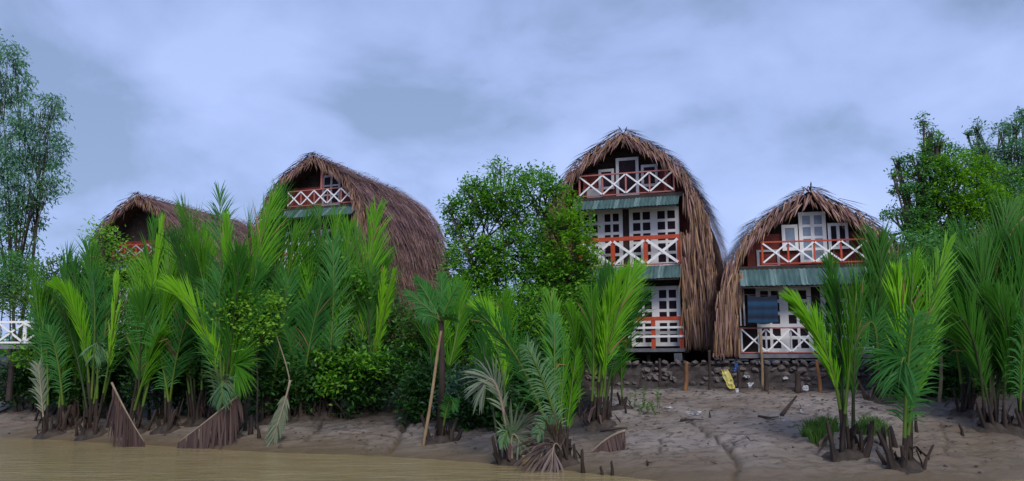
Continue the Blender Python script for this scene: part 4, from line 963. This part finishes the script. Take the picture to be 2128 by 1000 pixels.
# driftwood on the mud
def stick(label, pts, r, m='stake_dark', name='driftwood_stick'):
    P = [ray_ground(*q) + Vector((0,0,r*.6)) for q in pts]; o = P[0].copy(); mb = MB(); n = len(P)
    mb.tube([p-o for p in P], [r*(1-.6*i/(n-1)) for i in range(n)], 6)
    tag(mb.build(name, M[m], None, True, o), label, 'stick', 'driftwood sticks on the mud')
stick('long thin driftwood stick lying below the upright palm', [(1247,897),(1280,893),(1304,891)], .035)
stick('forked looking dark stick on the mud before the stone wall', [(1414,875),(1440,873),(1463,874)], .025)
stick('curved dark stick on the mud below the litter', [(1576,867),(1600,870),(1618,868)], .03)
stick('dark slanting branch stub near the litter', [(1625,865),(1640,845),(1655,826)], .05)
stick('bent twig on the pale mud below the stakes', [(1533,862),(1548,855),(1562,860)], .022)
stick('dark branch on the mud by the wilted stump', [(25,835),(60,822),(100,818)], .045)
stick('lower dark branch on the mud by the footbridge', [(0,858),(40,840),(70,834)], .035)

def crumple(name, label, cat, px, py, sx, sz, m, seed, lean=.15, lift=.0, parts=1):
    R = random.Random(seed); p = ray_ground(px, py); mb = MB(); nx, nz = 6, 8; vs = []
    for j in range(nz+1):
        for i in range(nx+1):
            u, v = i/nx-.5, j/nz
            wv = 1 - .45*math.sin(v*3+seed)
            vs.append((u*sx*wv + lean*(v)*sz*-1 + noise.noise(Vector((u*4,v*4,seed)))*sx*.25, noise.noise(Vector((u*3,v*5,seed+9)))*sx*.5 - v*.0, v*sz + noise.noise(Vector((u*5,v*3,seed+4)))*.03))
    fs = [(j*(nx+1)+i, j*(nx+1)+i+1, (j+1)*(nx+1)+i+1, (j+1)*(nx+1)+i) for j in range(nz) for i in range(nx)]
    mb.add(vs, fs); mb.add([(a,b+.02,c) for a,b,c in vs], [f[::-1] for f in fs])
    return tag(mb.build(name, M[m], None, False, p + Vector((0,-.12,lift))), label, cat)
crumple('rag', 'torn yellow rag draped down the stone wall', 'rag', 1519, 808, .16, .50, 'yellow_rag', 3, .35)
crumple('plastic_bag', 'blue plastic bag stuck on the stone wall beside the yellow rag', 'bag', 1529, 776, .13, .22, 'blue_bag', 5, 0, .05)
crumple('plastic_sheet', 'flat blue plastic scrap on top of the stone wall', 'plastic', 1597, 757, .30, .07, 'blue_bag', 6, 0)
for k, (px, py, sx, sz, lab) in enumerate([
    (1556,806,.12,.13,'crumpled white scrap under the dark stake by the blue bag'),
    (1550,786,.13,.08,'white and pink scrap caught high on the wall'),
    (1672,812,.11,.13,'upright white scrap beside the squat dark stake'),
    (1630,788,.10,.06,'pale scrap on the wall below the lower doors'),
    (1702,782,.16,.09,'white scrap tied against the orange stake'),
    (1661,857,.10,.07,'white sliver on the mud near the grass clump'),
    (1391,850,.14,.05,'bluish white wrapper lying on the open mud'),
    (1440,860,.24,.05,'grey white rubbish lump among dark twigs'),
    (1530,816,.06,.10,'tiny pale blue scrap below the yellow rag'),
    (1627,876,.08,.04,'tiny white fleck on bare mud past the curved stick')]):
    crumple('litter_scrap', lab, 'litter', px, py, sx, sz, 'litter', 20+k, .1*(k % 3 - 1)); bpy.context.scene.collection.objects[-1]['group'] = 'litter scraps on the bank'

# seedlings and grass
def seedling(label, px, py, h, seed, m='leaf_bush'):
    R = random.Random(seed); p = ray_ground(px, py); root = thing('seedling', p, label, 'seedling', 'mangrove seedlings on the mud')
    sb = MB(); specs = []
    for s in range(R.choice((1,2,2))):
        top = Vector((R.uniform(-.12,.12), R.uniform(-.05,.05), h*R.uniform(.7,1.0))); sb.tube([(s*.05,0,-.05), top*.5, top], [.010,.007,.004], 5)
        for i in range(9):
            q = top*(.25+.75*i/8); a = R.uniform(0,6.28)
            specs.append((q, Vector((math.cos(a), math.sin(a), .5)), Vector((0,0,1)), R.uniform(.08,.15), .045, 0))
    obj('leaves', leaf_mesh('leaves', specs, [M[m]]), root); sb.build('stem', M['stalk_green'], root)
for k, (px, py, h, lab) in enumerate([
    (1307,850,.42,'thin seedling beside the slim young palm'),(1319,846,.40,'seedling with spread leaves next to the thin seedling'),(1337,848,.50,'tallest seedling in the row on the mud'),
    (1343,860,.25,'short leafy seedling in front of the tallest one'),(1363,865,.30,'bushy bright seedling at the river side of the row'),(1367,846,.48,'thin tall seedling behind the bushy bright one'),(1330,856,.18,'tiny seedling low in the row')]):
    seedling(lab, px, py, h, 90+k)
def grass(label, pts, n, h, seed):
    R = random.Random(seed); mb = MB(); c0 = ray_ground(*pts[0][:2])
    for px, py, r in pts:
        c = ray_ground(px, py)
        for _ in range(n):
            a, q = R.uniform(0,6.28), R.random()**.5*r; b = c + Vector((math.cos(a)*q, math.sin(a)*q*.6, 0)); b.z = gz(b.x, b.y)
            hh = h*R.uniform(.5,1.1); d = Vector((R.gauss(0,.35), R.gauss(0,.3), 1)); t = b + d*hh; mid = b + Vector((d.x*.3, d.y*.3, .6))*hh
            w = Vector((.007+.004*R.random(),0,0)); o = c0
            mb.add([b-w-o, b+w-o, mid+w*.8-o, mid-w*.8-o, t + Vector((d.x*.1*hh,0,-.08*hh))-o], [(0,1,2,3),(3,2,4)])
    tag(mb.build('grass_clump', M['leaf_olive'], None, False, c0), label, 'grass', None, 'stuff')
grass('soft light green grass clump left of the bright palm foot', [(1690,905,.22),(1710,915,.2),(1722,895,.2),(1700,925,.15)], 170, .38, 101)
grass('light green grass clump between the bright palm and the large drooping palm', [(1800,905,.22),(1825,900,.2),(1812,890,.2)], 170, .32, 102)

# breathing roots and stubs poking out of the mud
SHORT = {51:'wilted palm stump near the footbridge',52:'blue green palm',53:'palm with the broad dark upright frond',54:'great palm',55:'palm before the awning of the second hut',56:'palm crossing the second hut',57:'palm with one broad plume',58:'grey green fan topped palm',59:'wilted foreground palm',60:'long teal frond palm',61:'upright palm',62:'slim young palm',63:'slim palm with few leaves',64:'bright palm',65:'large drooping palm',66:'dark palm hiding the hut side',67:'shade darkened palm in the corner',68:'outermost palm',69:'palm in the railing gap',70:'small palm under the bush',71:'palm behind the great palm',73:'drooping palm in the shaded corner',74:'low widest palm',75:'arching palm',76:'bushy palm',77:'narrow palm'}
def stub(px, py, h, r, seed, lab=None):
    g = ray_ground(px, py); k = min(PALMS, key=lambda q: (PALMS[q]-g).length); d = (PALMS[k]-g).length
    lab = ('tallest' if h > .44 else 'tall' if h > .34 else 'middling' if h > .29 else 'short' if h > .19 else 'low' if h > .1 else 'tiny') + ' root stub ' + (('out on mud by the ' if d > 1.0 else 'at the river side of the ' if g.y < PALMS[k].y - .1 else 'beside the ' if abs(g.x-PALMS[k].x) < .35 else 'a step away from the ') + SHORT[k])
    R = random.Random(seed); p = ray_ground(px, py); mb = MB()
    lx = R.uniform(-.3,.3)*h; mb.tube([(0,0,-.1),(lx*.3+R.uniform(-.02,.02),0,h*.5),(lx,R.uniform(-.03,.03),h),(lx+r*.3,0,h+.03)], [r*.95,r*.62,r*.5,r*.2], 6)
    if len(lab.split()) > 16: lab = ' '.join(lab.split()[:16])
    tag(mb.build('root_stub', M['butt'], None, True, p), lab or 'short dark root stub poking out of the mud', 'root stub', 'dark root stubs in the mud')
R9 = random.Random(5)
for k, (px, py, h, r) in enumerate([(1292,848,.35,.05),(1302,858,.25,.035),(1262,880,.45,.05),(1270,872,.3,.04),(1213,985,.4,.05),(1272,988,.22,.04),(1253,988,.13,.04),(1475,870,.12,.03),(1345,966,.06,.03),(1225,865,.3,.04),(1195,960,.3,.05),
        (1835,925,.3,.09),(1808,915,.28,.07),(1860,930,.35,.09),(1905,900,.35,.05),(2000,905,.2,.05),(2040,880,.4,.06),(150,860,.5,.06),(160,905,.3,.06),(145,890,.25,.05),(70,850,.4,.07),(225,890,.4,.07),(245,895,.5,.07),(310,870,.4,.06),(540,910,.3,.06),(590,880,.4,.05),(520,905,.45,.08),(640,860,.3,.07),(700,862,.35,.08),(690,845,.3,.06),(905,905,.3,.04),(935,910,.25,.05),(1110,960,.36,.06),(1095,955,.46,.06),(1180,962,.24,.05)]):
    stub(px, py, h, r, 200+k)

# ------------------------------------------------------------------ white footbridge railing
def bridge():
    Y = 23.4; a = at(-60, 714, Y); root = thing('footbridge', a, 'white railed footbridge at the river bend under the airy tree', 'bridge')
    s = Y/F; L0 = 168*s; h = 46*s
    d = MB(); d.box(0, L0, -.1, 1.2, -.16, -.04); d.build('deck', M['beam_grey'], root)
    for yy in (-.05,):
        mb = MB(); mb.box(0, L0, yy-.03, yy+.03, h-.06, h); mb.box(0, L0, yy-.025, yy+.025, 0, .05); r = mb.build('railing', M['white'], root)
        n = 3
        for i in range(n+1):
            p = MB(); X = L0*i/n; p.box(X-.05, X+.05, yy-.028, yy+.028, .051, h-.061); p.build('post', M['white'], r)
        for i in range(n):
            x0, x1 = L0*i/n+.05, L0*(i+1)/n-.05
            for k, (q, w) in enumerate((((x0,.06),(x1,h-.08)),((x0,h-.08),(x1,.06)))):
                m = MB(); m.bar((q[0],yy-.04-.026*k,q[1]),(w[0],yy-.04-.026*k,w[1]),.055,.024); m.build('brace', M['white'], r)
    for x in (.1, L0/2, L0-.1):
        p = MB(); p.tube([(x,.1,-.15),(x,.1,-1.6)], [.07,.08], 8); p.build('pile', M['dark_wood'], root)
bridge()

# ------------------------------------------------------------------ scattered leaf litter and clods on the mud
def litter():
    R = random.Random(77); specs = []
    while len(specs) < 1500:
        x = R.uniform(-15, 12); ye, yw = lerp_tab(EDGE, x), lerp_tab(WALL, x); t = R.random()**.55; y = ye + .3 + (yw - ye - .45)*t
        if noise.noise(Vector((x*.8, y*1.1, 3))) < R.uniform(-.5,.35): continue
        z = gz(x, y) + .012
        specs.append(((x,y,z), (R.gauss(0,1),R.gauss(0,1),R.gauss(.1,.15)), (R.gauss(0,.3),R.gauss(0,.3),1), R.uniform(.05,.20), R.uniform(.02,.05), R.choice((0,0,0,1,2))))
    tag(obj('leaf_litter', leaf_mesh('leaf_litter', specs, [M['frond_brown'], M['frond_husk'], M['stake_dark']])), 'dead leaf litter scattered over the mud', None, None, 'stuff')
    mb = MB()
    for _ in range(900):
        x = R.uniform(-14, 12); ye, yw = lerp_tab(EDGE, x), lerp_tab(WALL, x); y = ye + .2 + (yw - ye - .3)*R.random()
        if noise.noise(Vector((x*.6, y*.9, 9))) < R.uniform(-.3,.4): continue
        z = gz(x, y); r = R.uniform(.012,.05)*(1 if R.random() < .9 else 1.7); c = Vector((x,y,z))
        o = [Vector((1,0,0)),Vector((0,1,0)),Vector((-1,0,0)),Vector((0,-1,0)),Vector((0,0,.7)),Vector((0,0,-.5))]
        vs = [c + q*r*R.uniform(.7,1.4) for q in o]; mb.add(vs, [(0,1,4),(1,2,4),(2,3,4),(3,0,4),(1,0,5),(2,1,5),(3,2,5),(0,3,5)])
    tag(mb.build('mud_clods', M['wallcore']), 'small clods of dark mud on the bank', None, None, 'stuff')
litter()
